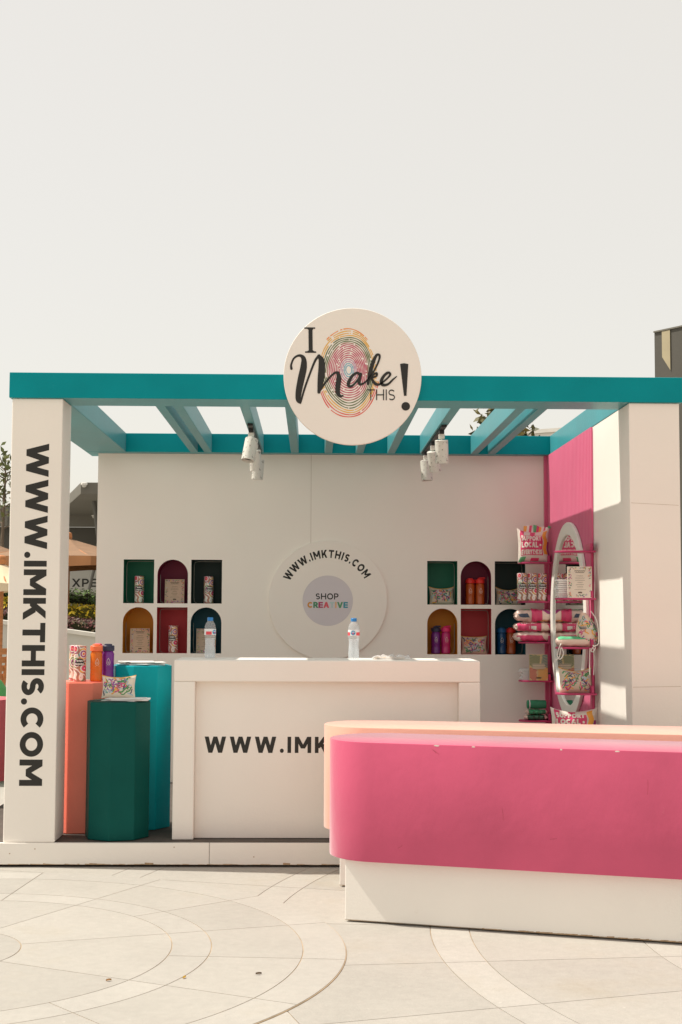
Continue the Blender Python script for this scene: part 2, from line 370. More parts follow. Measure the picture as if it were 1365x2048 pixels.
# litter on the paving
def leaf(label, x, y, rz, m, s=.03):
    q = MB(); n = 7; rows = []
    for k in range(n):
        t = k/(n-1); ww = s*.34*math.sin(PI*min(.97, t+.03)); zz = .0015+.002*math.sin(PI*t)
        rows.append([((t-.5)*s*1.6, ww, zz), ((t-.5)*s*1.6, 0, zz+.006), ((t-.5)*s*1.6, -ww, zz)])
    q.grid(rows); o = q.build('fallen_leaf', m, smooth=True, loc=(x, y, .001)); o.rotation_euler = (0, 0, rz)
    tag(o, label, 'leaf')
LEAF = mat('dry_leaf', (.10, .065, .035), .8, .3, 40); LEAF2 = mat('tan_leaf', (.38, .20, .08), .8, .2, 40); LEAF3 = mat('yellow_petal', (.75, .45, .06), .7, .1, 40)
leaf('dark dry leaf on the paving in front of the deck', -.19, -2.21, .2, LEAF, .014)
leaf('small tan curled leaf on the pale paving band', -.73, -2.30, .5, LEAF2, .013)
leaf('tiny yellow petal on a paving joint', -.46, -2.26, 1.1, LEAF3, .014)

# ================================================================== THE KIOSK
YB, YW = 2.52, 2.62            # back beam face, back wall face
ZD, ZS, ZT = .12, 2.4826, 2.62
XL0, XL1, XR0, XR1 = -1.6228, -1.3504, 1.7154, 1.990
kiosk = empty('market_kiosk', 'white open-fronted market kiosk with teal slatted pergola roof on a low deck', 'kiosk', (0, 1.3, 0))
def W(o): o.location = (-kiosk.location.x, -kiosk.location.y, -kiosk.location.z); return o     # part drawn in world coordinates
dk = W(boxpart('deck', (-1.95, 2.08, .015, 2.95, .004, .119), DECKM, kiosk, .003))
f = MB(); f.box(-1.95, -.536, -.012, .0125, .008, .1205); W(f.build('deck_fascia', WHITE, kiosk, bevel=.002))
f = MB(); f.box(-.5335, 2.08, -.012, .0125, .0075, .1203); W(f.build('deck_fascia', WHITE, kiosk, bevel=.002))
GRIME = mat('brown_grime', (.40, .27, .16), .9, .3, 40); rg = random.Random(15)
dd = MB(); k = -1.9
while k < 1.0:
    wd_ = rg.uniform(.008, .05); hh = rg.uniform(.001, .006)+(.006 if rg.random() < .12 else 0)
    dd.poly([(k, -.0126, .0085), (k+wd_, -.0126, .0085), (k+wd_, -.0126, .0085+hh*.8), (k, -.0126, .0085+hh)]); k += wd_
for x, z in ((-1.582, .066), (-1.45, .09), (-.72, .10), (-.30, .05)):
    dd.poly([(x+.0035*math.cos(a*PI/4), -.0127, z+.003*math.sin(a*PI/4)) for a in range(8)])
W(tag(dd.build('grime', GRIME, kiosk), label='brown grime along the foot of the deck fascia', kind='stuff'))
def pillar(x0, x1):
    q = MB(); q.box(x0, x1, .004, .272, ZD+.001, ZS-.001); return W(q.build('pillar', WHITE, kiosk, bevel=.006, seg=3))
pl = pillar(XL0, XL1); pr = pillar(XR0, XR1)
JOINT = mat('filled_joint', (.52, .44, .35), .8, .1, 9)
for z, dz in ((1.935, -.012), (.944, .005)):
    q = MB(); q.poly([(XR0+.006, .0034, z), (XR1-.01, .0034, z+dz), (XR1-.01, .0034, z+dz+.0022), (XR0+.006, .0034, z+.0022)])
    q.build('joint', JOINT, pr)
# vertical web address on the pillar
put_letters(pl, BLACK, 'WWW.IMKTHIS.COM', lambda u, v, h: (-1.5435+v*.121+.003*(1-u/1.8), .0034-h, 2.236-u), t=.255, gap=.12, fit=1.82)
# roof frame
def beam(name, b): return W(boxpart(name, b, TEAL, kiosk, .003))
beam('front_beam', (-1.637, 2.005, -.012, .27, ZS, ZT))
beam('back_beam', (-1.637, 2.005, YB, YB+.30, ZS, ZT-.002))
beam('side_beam', (-1.637, -1.347, .2705, YB-.0005, ZS+.0005, ZT-.001))
beam('side_beam', (1.7155, 2.005, .2705, YB-.0005, ZS+.0005, ZT-.001))
RAF = [-.857, -.757, -.385, -.132, .110, .334, .563, .798, 1.166, 1.290]
for x in RAF: beam('rafter', (x-.0275, x+.0275, .2708, YB-.0008, ZS+.001, ZT-.0015))
for x in (-.385, .798):
    q = MB(); q.box(x-.016, x+.016, .95, 2.46, ZS-.014, ZS+.0005); W(q.build('lamp_track', DARK, kiosk))
# back wall with twelve niches
bw = W(empty('x')) if False else None
SC = (YW+7.4806)/(2.53+7.4806)
def sx(x): return x*SC
def sz(z): return 1.3401+(z-1.3401)*SC
cols_l = [(-1.351, -1.133), (-1.109, -.891), (-.868, -.648)]
cols_r = [(.825, 1.042), (1.066, 1.286), (1.312, 1.532)]
ZU, ZL = (sz(1.396), sz(1.709)), (sz(1.041), sz(1.368))
N_GREEN = mat('niche_green', (.004, .17, .095), .55, .05, 6); N_BURG = mat('niche_burgundy', (.22, .012, .05), .55, .05, 6)
N_DARK = mat('niche_dark_green', (.008, .030, .026), .55, .05, 6); N_MUST = mat('niche_mustard', (.62, .27, .015), .55, .05, 6)
N_RED = mat('niche_red', (.52, .045, .055), .55, .05, 6); N_TEAL = mat('niche_petrol', (.004, .085, .115), .55, .05, 6)
NICH = []
for cs in (cols_l, cols_r):
    for k, (a, c) in enumerate(cs):
        NICH.append((sx(a), sx(c), ZU, k == 1, (N_GREEN, N_BURG, N_DARK)[k]))
        NICH.append((sx(a), sx(c), ZL, k != 1, (N_MUST, N_RED, N_TEAL)[k]))
def outline(x0, x1, z0, z1, arch):
    if not arch: return [(x0, z0), (x1, z0), (x1, z1), (x0, z1)]
    r = (x1-x0)/2; cx = (x0+x1)/2
    return [(x0, z0), (x1, z0)]+[(cx+r*math.cos(PI*k/18), z1-r+r*math.sin(PI*k/18)) for k in range(19)]
WX0, WX1, WZ1 = sx(-1.545), 1.7150, ZS-.001
q = MB()
loops = [[(WX0, ZD), (WX1, ZD), (WX1, WZ1), (WX0, WZ1)]]+[outline(a, c, z[0], z[1], ar) for a, c, z, ar, m in NICH]
flat = [p for L in loops for p in L]
for t in geometry.tessellate_polygon([[Vector((p[0], p[1], 0)) for p in L] for L in loops]):
    pts = [flat[i] for i in t]
    if sum((pts[i][0]*pts[(i+1) % 3][1]-pts[(i+1) % 3][0]*pts[i][1]) for i in range(3)) < 0: pts.reverse()
    q.poly([(p[0], YW, p[1]) for p in pts])
q.poly([(WX0, YW, ZD), (WX0, YW, WZ1), (WX0, YW+.28, WZ1), (WX0, YW+.28, ZD)]); q.poly([(WX1, YW, ZD), (WX1, YW+.28, ZD), (WX1, YW+.28, WZ1), (WX1, YW, WZ1)])
q.poly([(WX0, YW+.28, ZD), (WX0, YW+.28, WZ1), (WX1, YW+.28, WZ1), (WX1, YW+.28, ZD)])
q.poly([(WX0, YW, WZ1), (WX1, YW, WZ1), (WX1, YW+.28, WZ1), (WX0, YW+.28, WZ1)])
bw = W(q.build('back_wall', WALLW, kiosk))
q = MB(); q.poly([(-.014, YW-.0006, 1.80), (-.0115, YW-.0006, 1.80), (-.0125, YW-.0006, WZ1), (-.015, YW-.0006, WZ1)]); q.build('joint', JOINT, bw)
for a, c, z, ar, m in NICH:
    L = outline(a, c, z[0], z[1], ar); D = .20; q = MB()
    n = len(L)
    for i in range(n):
        p, r = L[i], L[(i+1) % n]
        q.poly([(p[0], YW+.0008, p[1]), (r[0], YW+.0008, r[1]), (r[0], YW+D, r[1]), (p[0], YW+D, p[1])][::-1])
    q.poly([(p[0], YW+D, p[1]) for p in L])
    o = q.build('niche', m, bw)
    # strip light cable running round the inside
    s = 1 if a < 0 else -1; e = (a+.018) if s > 0 else (c-.018); r = .02
    pts = [(e+s*.02, YW+.045, z[0]+.006), (e+s*.004, YW+.04, z[0]+.012), (e, YW+.04, z[0]+.05)]
    zt = z[1]-(.012 if not ar else (c-a)/2)
    pts += [(e, YW+.04, zt-.03)]+([(e+s*.006, YW+.04, zt-.006), (e+s*.03, YW+.04, zt), ((c if s > 0 else a)-s*.01, YW+.04, zt)] if not ar else [(e, YW+.04, zt)])
    t = MB(); t.tube(pts, .0022, 5); t.build('strip_cable', LED, o)
# right side wall: white front part, pink fluted panel, corner trim
q = MB(); q.box(XR0+.003, 1.93, .2725, YW+.2, ZD+.001, ZS-.0012); W(q.build('side_wall', WHITE, kiosk))
q = MB(); rows = []; n = 34; y0, y1 = .995, YW-.04; d = (y1-y0)/n
for k in range(n):
    for a, o in ((0, 0), (.12, .010), (.5, .014), (.88, .010)): rows.append((XR0+.001-o, y0+(k+a)*d))
rows.append((XR0+.001, y1))
q.grid([[(x, y, ZD+.002) for x, y in rows], [(x, y, ZS-.0016) for x, y in rows]]); W(q.build('fluted_panel', FLUTE, kiosk, smooth=True))
W(boxpart('corner_trim', (1.682, XR0, YW-.04, YW-.0005, ZD+.002, ZS-.0016), FLUTE, kiosk, .002))

# ------------------------------------------------------------------ round sign over the front beam
sg = empty('round_sign', 'big round white sign with colourful fingerprint above the teal front beam', 'sign', (.210, -.014, 2.2355))
SR = .3715; SCX, SCZ = .210, 2.607
n = 96; q = MB()
rows = [[(r*math.cos(2*PI*k/n), y, SCZ-2.2355+r*math.sin(2*PI*k/n)) for k in range(n)] for r, y in ((SR-.002, -.002), (SR, -.004), (SR, -.034), (SR-.002, -.036))]
i, _ = q.grid(rows, closed=True); q.f.append(tuple(i+3*n+k for k in range(n))); q.c.append(None); q.mi.append(0); q.f.append(tuple(i+k for k in reversed(range(n)))); q.c.append(None); q.mi.append(0)
q.build('disc', WHITE, sg)
def sgm(x, y, h=0): return ((x-664)/546*SR, -.0368-h, SCZ-2.2355-(y-627)/546*SR)
fp = MB(); rr = random.Random(3)
NR = 20
for i in range(2, NR+1):
    r = i/NR; cx, cy = 634-10*r, 575+25*r; N = 180
    a, c = 247*r**1.02, 352*r; pts = []
    for k in range(N):
        t = 2*PI*k/N; wob = 1+.012*math.sin(3*t+i*.35)+.012*math.sin(5*t-i*.6)
        x = a*math.cos(t)*wob; y = -c*math.sin(t)*wob
        if y > 0: x += y*.10*(1-r*.4); y *= 1-.05*math.cos(t)
        pts.append((cx+x, cy+y))
    st = rr.random()*N; gaps = [(rr.uniform(0, N), rr.uniform(.5, 1.1)) for _ in range(2+i//4)]
    quads = ribbon(pts, [7.6+1.4*math.sin(k*.4+i) for k in range(N)], True)
    for k, Q in enumerate(quads):
        if any(abs((k-gp+N/2) % N-N/2) < gw for gp, gw in gaps): continue
        t = 2*PI*k/N; sn = math.sin(t)
        if r > .93 and (sn > -.2 and sn < .75): continue
        if r > .86 and abs(math.cos(t)) > .9 and k % 6 == 0: continue
        if r < .2: col = (.20, .42, .55)
        elif r < .3: col = (.50, .28, .42)
        elif r < .62: col = (.50, .075, .14)
        elif r < .66: col = (.34, .13, .10)
        elif r < .84: col = (.115, .155, .05)
        elif r > .93 and sn < -.3: col = (.70, .10, .07)
        elif r > .95: col = (.80, .27, .05)
        else: col = (.76, .42, .06)
        fp.poly([sgm(*p) for p in Q][::-1], col)
tag(fp.build('fingerprint', print_mat(), sg), label='coloured fingerprint print, yellow rim to blue core')
q = MB()
def stroke(pts, wd, i, n=9):
    p3 = smooth_path([(x, y, ww) for (x, y), ww in zip(pts, wd)], n)
    for Q in ribbon([(a, c) for a, c, _ in p3], [max(2, e) for _, _, e in p3]): q.poly([sgm(*p, .0008+.0003*i) for p in Q])
    for j in (0, -1):
        for Q in disc(p3[j][0], p3[j][1], max(2, p3[j][2])/2, 12): q.poly([sgm(*p, .0009+.0003*i) for p in Q][::-1])
stroke([(180, 572), (178, 540), (200, 488), (242, 466), (275, 490), (276, 560), (256, 660), (238, 760), (236, 820), (252, 846)], [20, 16, 15, 20, 36, 52, 54, 48, 38, 14], 0)
stroke([(254, 842), (285, 730), (330, 600), (368, 505), (398, 466)], [14, 16, 16, 18, 22], 1)
stroke([(394, 468), (416, 500), (420, 570), (412, 660), (398, 758)], [22, 44, 54, 50, 24], 2)
stroke([(398, 760), (436, 700), (488, 634), (526, 602), (552, 602)], [14, 16, 16, 18, 20], 3)
stroke([(545, 602), (556, 640), (548, 710), (548, 762), (566, 788), (588, 784)], [22, 38, 40, 34, 22, 12], 4)
q.build('script_letter', BLACK, sg); q = MB()
stroke([(722, 618), (700, 602), (662, 626), (634, 676), (634, 706), (660, 706), (700, 664), (730, 612)], [22, 20, 22, 26, 24, 18, 16, 18], 5)
stroke([(728, 612), (716, 660), (722, 692), (752, 684), (790, 648), (836, 580), (872, 500), (876, 460), (854, 458), (828, 510), (802, 600), (786, 688)], [24, 26, 22, 15, 13, 13, 15, 18, 20, 28, 30, 22], 6)
q.build('script_letter', BLACK, sg); q = MB()
stroke([(792, 662), (830, 614), (854, 604), (852, 626), (818, 644), (838, 682), (866, 694), (896, 680), (940, 642), (962, 612), (944, 598), (912, 624), (892, 664), (904, 696), (944, 690), (982, 654), (1012, 628)], [14, 16, 18, 16, 16, 24, 20, 14, 14, 18, 20, 22, 26, 24, 18, 14, 8], 7)
q.build('script_letter', BLACK, sg); q = MB()
for Q in ([[(1040, 527), (1070, 521), (1105, 527), (1091, 782), (1071, 782)]], disc(1085, 865, 34, 28)):
    for p in Q: q.poly([sgm(a, c, .001) for a, c in (p if Q[0][0] == (1040, 527) else p[::-1])][::-1])
q.build('exclamation_mark', BLACK, sg); q = MB()
for R in ((314, 248, 346, 436), (281, 240, 367, 251), (286, 432, 373, 444)):
    q.poly([sgm(a+.018*(c-340), c, .0008+.00005*R[0]/100) for a, c in rect(*R)])
q.poly([sgm(a, c, .0014) for a, c in ((300, 250), (350, 250), (346, 262), (316, 262))]); q.poly([sgm(a, c, .0014) for a, c in ((316, 424), (350, 424), (362, 434), (300, 434))])
q.build('serif_letter', BLACK, sg)
put_letters(sg, BLACK, 'THIS', lambda u, v, h: sgm(780+u+v*0, 818-v*86, .0015+h), t=.115, gap=.2, fit=220)

# ------------------------------------------------------------------ round sign on the back wall
ws = empty('round_wall_sign', 'round cream disc with arched web address on the back wall behind the counter', 'sign', (sx(.111), YW, sz(.999)))
R = .4255*SC; zc = sz(1.424)-sz(.999); n = 80; q = MB()
rows = [[(r*math.cos(2*PI*k/n), y, zc+r*math.sin(2*PI*k/n)) for k in range(n)] for r, y in ((R, -.001), (R, -.018), (R-.002, -.02))]
i, _ = q.grid(rows, closed=True); q.f.append(tuple(i+2*n+k for k in range(n))); q.c.append(None); q.mi.append(0); q.build('disc', WALLW, ws)
q = MB(); r = .180*SC; q.poly([(r*math.cos(2*PI*k/64), -.0206, zc-.004+r*math.sin(2*PI*k/64)) for k in range(64)])
q.build('centre_sticker', mat('pale_lilac_vinyl', (.66, .62, .64), .5, .02, 5), ws)
q = MB(); Rb = .305*SC
def farc(u, v, h):
    a = math.radians(153-122*u); rr_ = Rb+(v)*.058
    return (rr_*math.cos(a), -.0206-h, zc-.002+rr_*math.sin(a))
put_letters(ws, BLACK, 'WWW.IMKTHIS.COM', farc, t=.25, gap=.26, fit=1)
put_letters(ws, BLACK, 'SHOP', lambda u, v, h: (-.087+u, -.0212-h, zc+.005+v*.044), t=.19, gap=.16, fit=.165)
for x0, x1, zz in ((-.062, -.046, .0), (-.062, -.046, .0415), (-.030, -.014, 0), (-.030, -.014, .0415), (.052, .068, 0)): pass
cc = [(.62, .28, .05), (.05, .25, .12), (.40, .03, .13), (.68, .10, .13), (.45, .60, .58), (.75, .42, .20), (.10, .32, .14), (.03, .28, .36)]
put_letters(ws, print_mat(), 'CREATIVE', lambda u, v, h: (-.147+u, -.0212-h, zc-.056+v*.043), t=.27, gap=.08, fit=.292, cols=cc)

# ------------------------------------------------------------------ counter
ct = empty('service_counter', 'white boxy service counter with black web address in the middle of the deck', 'counter', (.083, .30, ZD))
def cw(x, y, z): return (x-.083, y-.30, z-ZD)
CX0, CX1, CY0, CZ = -.743, .911, .095, 1.078
def cpart(name, b, m, bev=.004):
    p, r = cw(b[0], b[2], b[4]), cw(b[1], b[3], b[5]); return boxpart(name, (p[0], r[0], p[1], r[1], p[2], r[2]), m, ct, bev)
cpart('worktop', (CX0, CX1, CY0, .53, .962, CZ), WHITE, .006)
cpart('side_panel', (CX0, -.629, CY0, .53, ZD+.001, .9615), WHITE, .005)
cpart('side_panel', (.797, CX1, CY0, .53, ZD+.001, .9615), WHITE, .005)
fp2 = cpart('front_panel', (-.6285, .7965, .150, .175, ZD+.002, .9612), WHITE, .002)
put_letters(fp2, BLACK, 'WWW.IMKTHIS.COM', lambda u, v, h: cw(-.578+u, .1495-h, .577+v*.087), t=.25, gap=.25, fit=1.32)

# ------------------------------------------------------------------ three octagonal display columns
def column(label, m, c, R, z1, rot):
    e = empty('display_column', label, 'display column', (c[0], c[1], ZD), rot, 'octagonal display columns')
    q = MB(); q.prism([(R*math.cos(PI/8+k*PI/4), R*math.sin(PI/8+k*PI/4)) for k in range(8)], .001, z1-ZD); q.build('shaft', m, e, bevel=.004)
    q = MB(); q.prism([((R-.012)*math.cos(PI/8+k*PI/4), (R-.012)*math.sin(PI/8+k*PI/4)) for k in range(8)], z1-ZD-.001, z1-ZD+.003); q.build('top_panel', m, e)
    return e
column('coral octagonal display column beside the lettered pillar', CORAL, (-1.285, .452), .172, .943, math.radians(4))
column('dark green octagonal display column, shortest and nearest the deck edge', GREEN, (-1.053, .213), .176, .850, math.radians(16))
column('bright teal octagonal display column, tallest, beside the white counter', TEALC, (-.972, .575), .174, 1.031, math.radians(14))

# ------------------------------------------------------------------ the long low bars
def bar(name, label, m, corner, ang, L, flip=False, back=None):
    """corner: front end corner of the white base; runs along +u"""
    e = empty(name, label, 'bar counter', (corner[0], corner[1], 0), -ang)
    s = -1 if flip else 1
    zb, zt = .264, .776; w_, o = .50, .05; r = w_/2; cy = -o+r
    pts = []
    x0, x1 = -.12+r, L-r
    pts += [(x1+r*math.cos(a), cy+r*math.sin(a)) for a in [-PI/2+PI*k/24 for k in range(25)]]
    pts += [(x0-r*math.cos(a), cy-r*math.sin(a)) for a in [-PI/2+PI*k/24 for k in range(25)]]
    if flip: pts = [(-x, y) for x, y in pts][::-1]
    q = MB(); q.prism(pts, zb, zt); q.build('body', m, e, smooth=True, bevel=.004)
    q = MB(); a, c = (0, L-.15) if not flip else (-(L-.15), 0)
    q.box(a, c, 0, .42, .004, zb-.0005); q.build('base', WHITE, e, bevel=.004)
    dd = MB(); rr2 = random.Random(5); k = a
    while k < c:   # scuffed dirty bottom edge
        wd_ = rr2.uniform(.01, .04); hh = rr2.uniform(.002, .007)*(.3 if k < .6 else 1); dd.poly([(k, -.0006, .003), (min(c, k+wd_), -.0006, .003), (min(c, k+wd_), -.0006, .003+hh), (k, -.0006, .003+hh*.8)]); k += wd_
    tag(dd.build('dirt_edge', mat('brown_grime', (.40, .27, .16), .9, .3, 40), e), label='brown grime along the bottom edge')
    return e
pkb = bar('pink_bar', 'long raspberry pink bar with rounded end on white plinth, nearest the camera', PINK, (.15, -1.30), math.radians(17.3), 2.3)
bar('peach_bar', 'long pale peach bar with rounded end just behind the raspberry pink one', PEACH, (.142, -.532), math.radians(13.2), 2.2)
bar('pink_bar', 'dusty pink bar on white plinth half hidden behind the lettered pillar', mat('dusty_pink_paint', (.62, .13, .15), .5, .06, 4, .08, 50), (-2.02, 1.40), math.radians(-3), 1.9, True)

CHIP = mat('bare_board', (.74, .68, .60), .8, .1, 30); rc = random.Random(12)
for x, ln in ((.42, .016), (.58, .010), (1.18, .012), (.95, .007)):
    q = MB(); n = 9; q.poly([(x+ln*math.cos(2*PI*k/n)*rc.uniform(.6, 1), -.0508, .7715+.004*math.sin(2*PI*k/n)*rc.uniform(.5, 1)) for k in range(n)]); q.build('paint_chip', CHIP, pkb)
q = MB()
for x0, z0, x1, z1 in ((.40, .755, .43, .735), (.405, .752, .418, .738), (.9, .40, .93, .405), (1.3, .6, 1.302, .66), (.7, .52, .705, .47), (.25, .33, .27, .345)):
    for Q in ribbon([(x0, z0), ((x0+x1)/2+.002, (z0+z1)/2), (x1, z1)], .0016): q.poly([(a, -.0506, c) for a, c in Q])
tag(q.build('scratches', mat('scratched_pink', (.42, .06, .10), .6), pkb), kind='stuff')
# ------------------------------------------------------------------ spotlights hanging from two rafters
def spotlight(label, x, y, tx, ty, s=1.0):
    e = empty('spotlight', label, 'spotlight', (x, y, ZS-.014), 0, 'white track spotlights under the rafters')
    q = MB(); q.box(-.015, .015, -.03, .03, -.022, .0); q.build('adapter', DARK, e, bevel=.002)
    q = MB(); q.box(-.018, .018, -.02, .02, -.052, -.0225); q.build('mount', LAMPW, e, bevel=.003)
    q = MB(); q.tube([(0, 0, -.05), (0, 0, -.075), (0, 0, -.098)], .006, 8); q.build('stem', LAMPW, e, smooth=True)
    a = Matrix.Translation((0, 0, -.085)) @ Matrix.Rotation(tx, 4, 'X') @ Matrix.Rotation(ty, 4, 'Y')
    q = MB(); r = .041*s
    q.lathe([(r-.003, .026), (r, .023), (r, -.118*s), (r-.004, -.120*s), (r-.005, -.10*s)], 28, capb=False, capt=False)
    n = 28; q.f.append(tuple(range(n))); q.c.append(None); q.mi.append(0)
    h = q.build('housing', LAMPW, e, smooth=True); h.matrix_local = a
    q = MB(); q.lathe([(r-.006, -.1015*s), (r-.006, -.099*s)], 28); lz = q.build('lens', DARK, h)
    q = MB(); q.box(-.004, .004, -r-.004, -r+.002, -.04, .01); q.build('bracket', LAMPW, h)
R_ = math.radians
spotlight('left rafter spotlight nearest the front, tilted to the left', -.385, 1.12, R_(-14), R_(9))
spotlight('left rafter spotlight in the middle, paint flaking off', -.385, 1.72, R_(10), R_(-3), .95)
spotlight('left rafter spotlight closest to the back wall', -.385, 2.30, R_(4), R_(4), .98)
spotlight('right rafter spotlight nearest the front, hanging straight', .798, 1.12, R_(8), R_(-2))
spotlight('right rafter spotlight in the middle, flaking and tilted', .798, 1.72, R_(14), R_(-9), .95)
spotlight('right rafter spotlight closest to the back wall', .798, 2.30, R_(-2), R_(-4), .98)

# ------------------------------------------------------------------ shelves and mirror on the side wall
SHZ = [1.700, 1.422, 1.135, .864, .585]
XW = XR0-.014
def shelf_unit(label, yc, zs):
    e = empty('wall_shelf', label, 'shelf', (XW, yc, .30), 0, 'magenta shelf ladders on the side wall')
    q = MB(); q.box(-.016, -.0005, -.012, .012, 0, zs[0]-.30+.05); q.build('upright', MAG, e, bevel=.003)
    for z in zs:
        z -= .30; q = MB(); hw = .075; L = .235; pts = [(0, -hw), (0, hw)]
        pts += [(-L+hw-hw*math.sin(PI*k/16), hw*math.cos(PI*k/16)) for k in range(17)]
        q.prism(pts, z-.011, z); s = q.build('shelf_plate', MAG, e, bevel=.002)
        q = MB(); q.box(-.034, -.0165, -hw, hw, z+.0005, z+.045); q.build('end_lip', MAG, s, bevel=.004)
    return e
shelf_unit('magenta shelf ladder in the back corner carrying bags, cans and books', 2.44, SHZ)
shelf_unit('magenta shelf ladder at the front edge of the pink fluted panel', .93, [1.715, 1.430, 1.136, .862, .590])
mi = empty('round_mirror', 'big round mirror in a white ring frame on the pink fluted panel', 'mirror', (XW, 1.72, .64))
n = 72; Ro, Ri, zc = .645, .560, .655
q = MB(); rows = [[(x, r*math.cos(2*PI*k/n), zc+r*math.sin(2*PI*k/n)) for k in range(n)] for r, x in ((Ro, -.0005), (Ro, -.016), (Ro-.003, -.019), (Ri+.003, -.019), (Ri, -.016), (Ri, -.006))]
q.grid(rows, closed=True); q.build('frame', WHITE, mi, smooth=True)
q = MB(); q.poly([(-.008, (Ri+.002)*math.cos(2*PI*k/n), zc+(Ri+.002)*math.sin(2*PI*k/n)) for k in range(n)][::-1]); q.build('glass', MIRR, mi)

# ------------------------------------------------------------------ goods
CAN = contour_mat('contour_wrap_print', 'can'); BOOKC = contour_mat('contour_cover_print', 'book')
INK = print_mat(.5); PLINK = print_mat(.28)
def cylmap(r, z0, a0=0):
    """print coordinates -> front (-y) side of a cylinder"""
    def f(u, v, h):
        a = -PI/2+u/r+a0; rr_ = r+.0005+h; return (rr_*math.cos(a), rr_*math.sin(a), z0+v)
    return f
def can(label, loc, rz=0, group='patterned coffee tins', s=1):
    e = empty('coffee_tin', label, 'tin', loc, rz, group); r, H = .0345*s, .198*s
    q = MB(); q.lathe([(r-.003, 0), (r, .002), (r, .165*s)], 28, capt=False); q.build('body', CAN, e, smooth=True)
    q = MB(); q.lathe([(r-.0015, .1645*s), (r-.0015, .167*s), (r, .168*s), (r, H-.002), (r-.003, H)], 28, capb=False); q.build('lid', CAN, e, smooth=True)
    q = MB(); f = cylmap(r, .105*s)
    for i, (cx, cz, ww, hh) in enumerate(((0, .010, .022, .012), (0, -.006, .031, .012))):
        for A in [ribbon([(-ww+2*ww*k/10, cz+.001*math.sin(k*2)) for k in range(11)], [hh*1.1+hh*.8*math.sin(PI*k/10) for k in range(11)])]:
            for Q in A: q.poly([f(a*s, c*s, .0003*i) for a, c in Q], (.012, .012, .014))
    rr2 = random.Random(2)
    for cz, n0, x0 in ((.010, 6, -.017), (-.008, 9, -.026)):   # white script words
        pts = []
        for k in range(n0*6+1):
            t = k/6; pts.append(((x0+t*(-2*x0)/n0), cz+.0042*math.sin(t*PI*2)*(1 if int(t) % 3 else 1.5)))
        for Q in ribbon(pts, .0022): q.poly([f(a*s, c*s, .0009) for a, c in Q], (.85, .83, .78))
    q.build('name_label', INK, e)
    return e
def drop_logo(e, r, z, col, s=1):
    q = MB(); f = cylmap(r, z); pts = []
    for k in range(41):
        t = -PI+2*PI*k/40; ww = .0135*math.sin(t)*(math.sin(abs(t)/2))**1.2; pts.append((ww*s, (-.019*math.cos(t)*-1)*-1*s))
    pts = [(a, -c) for a, c in pts]
    for Q in ribbon(pts, .0016): q.poly([f(a, c, 0) for a, c in Q], col)
    for cz in (-.003, -.010):
        zz = [(-.006+.001*k, cz+.0018*math.sin(k*1.9)) for k in range(13)]
        for Q in ribbon(zz, .0012): q.poly([f(a, c, .0002) for a, c in Q], col)
    for Q in ribbon([(-.010, -.0065), (.010, -.0065)], .0012)+ribbon([(-.011, -.0245), (.011, -.0245)], .0014): q.poly([f(a, c, .0001) for a, c in Q], col)
    return q.build('drop_logo', INK, e)
def sport_bottle(label, loc, body, lid, rz=0, flip=True, group='tinted sports bottles', H=.21):
    e = empty('sports_bottle', label, 'bottle', loc, rz, group); r = .0335; k = H/.21
    q = MB(); q.lathe([(r-.006, 0), (r, .006), (r, .045), (r-.0015, .05), (r, .055), (r-.0015, .062), (r, .067), (r, .152*k), (r-.004, .162*k), (r-.007, .168*k)], 28); q.build('body', body, e, smooth=True)
    q = MB(); q.lathe([(r-.001, .1685*k), (r+.0012, .170*k), (r+.0012, .196*k), (r-.002, .199*k)], 28)
    for j in range(24):
        pass
    ld = q.build('lid', lid, e, smooth=True)
    q = MB()
    if flip:   # drinking spout folded across the lid
        q.tube([(-.018, 0, .1995*k), (0, 0, .206*k), (.022, 0, .2085*k), (.036, 0, .210*k)], [.009, .009, .008, .006], 8)
    else:
        q.lathe([(.022, .1985*k), (.022, .206*k), (.016, .2085*k)], 20)
    q.build('spout', lid, ld, smooth=True)
    drop_logo(e, r, .11*k, (.80, .72, .62))
    return e
def tint(name, c, a=.45): return clear_mat(name, c, a, .15)
B_OR = tint('orange_clear_plastic', (.95, .30, .03)); B_PU = tint('purple_clear_plastic', (.22, .03, .30), .3); B_MA = tint('magenta_clear_plastic', (.70, .03, .22), .3)
B_BL = tint('blue_clear_plastic', (.02, .12, .30), .3); B_RO = tint('burnt_orange_clear_plastic', (.62, .12, .02), .25)
L_RED = mat('red_lid', (.75, .03, .025), .4); L_NAVY = mat('navy_lid', (.03, .03, .07), .4); L_MAG = mat('magenta_lid', (.72, .03, .16), .4)
L_BLUE = mat('blue_lid', (.02, .14, .35), .4); L_COR = mat('orange_lid', (.92, .19, .07), .4)
SQ = [(.70, .08, .18), (.06, .30, .12), (.05, .07, .13), (.80, .38, .06), (.28, .10, .35), (.45, .55, .62), (.55, .05, .22), (.10, .30, .10)]
def squiggles(q, f, w_, h_, n, rnd, lw=.0055, margin=.9):
    for i in range(n):
        cx, cy = (rnd.random()-.5)*w_*margin, (rnd.random()-.5)*h_*margin; a = rnd.random()*PI*2; L = rnd.uniform(.012, .028); k = rnd.uniform(-1.6, 1.6)
        pts = []; x, y, d = cx, cy, a
        for j in range(8):
            pts.append((x, y)); x += L/4*math.cos(d); y += L/4*math.sin(d); d += k*(.45 if j < 4 else -.35)
        if any(abs(px) > w_*.49 or abs(py) > h_*.47 for px, py in pts): continue
        for Q in ribbon(pts, lw*rnd.uniform(.7, 1.2)): q.poly([f(p[0], p[1], .00025*(i % 6)) for p in Q], SQ[i % len(SQ)])
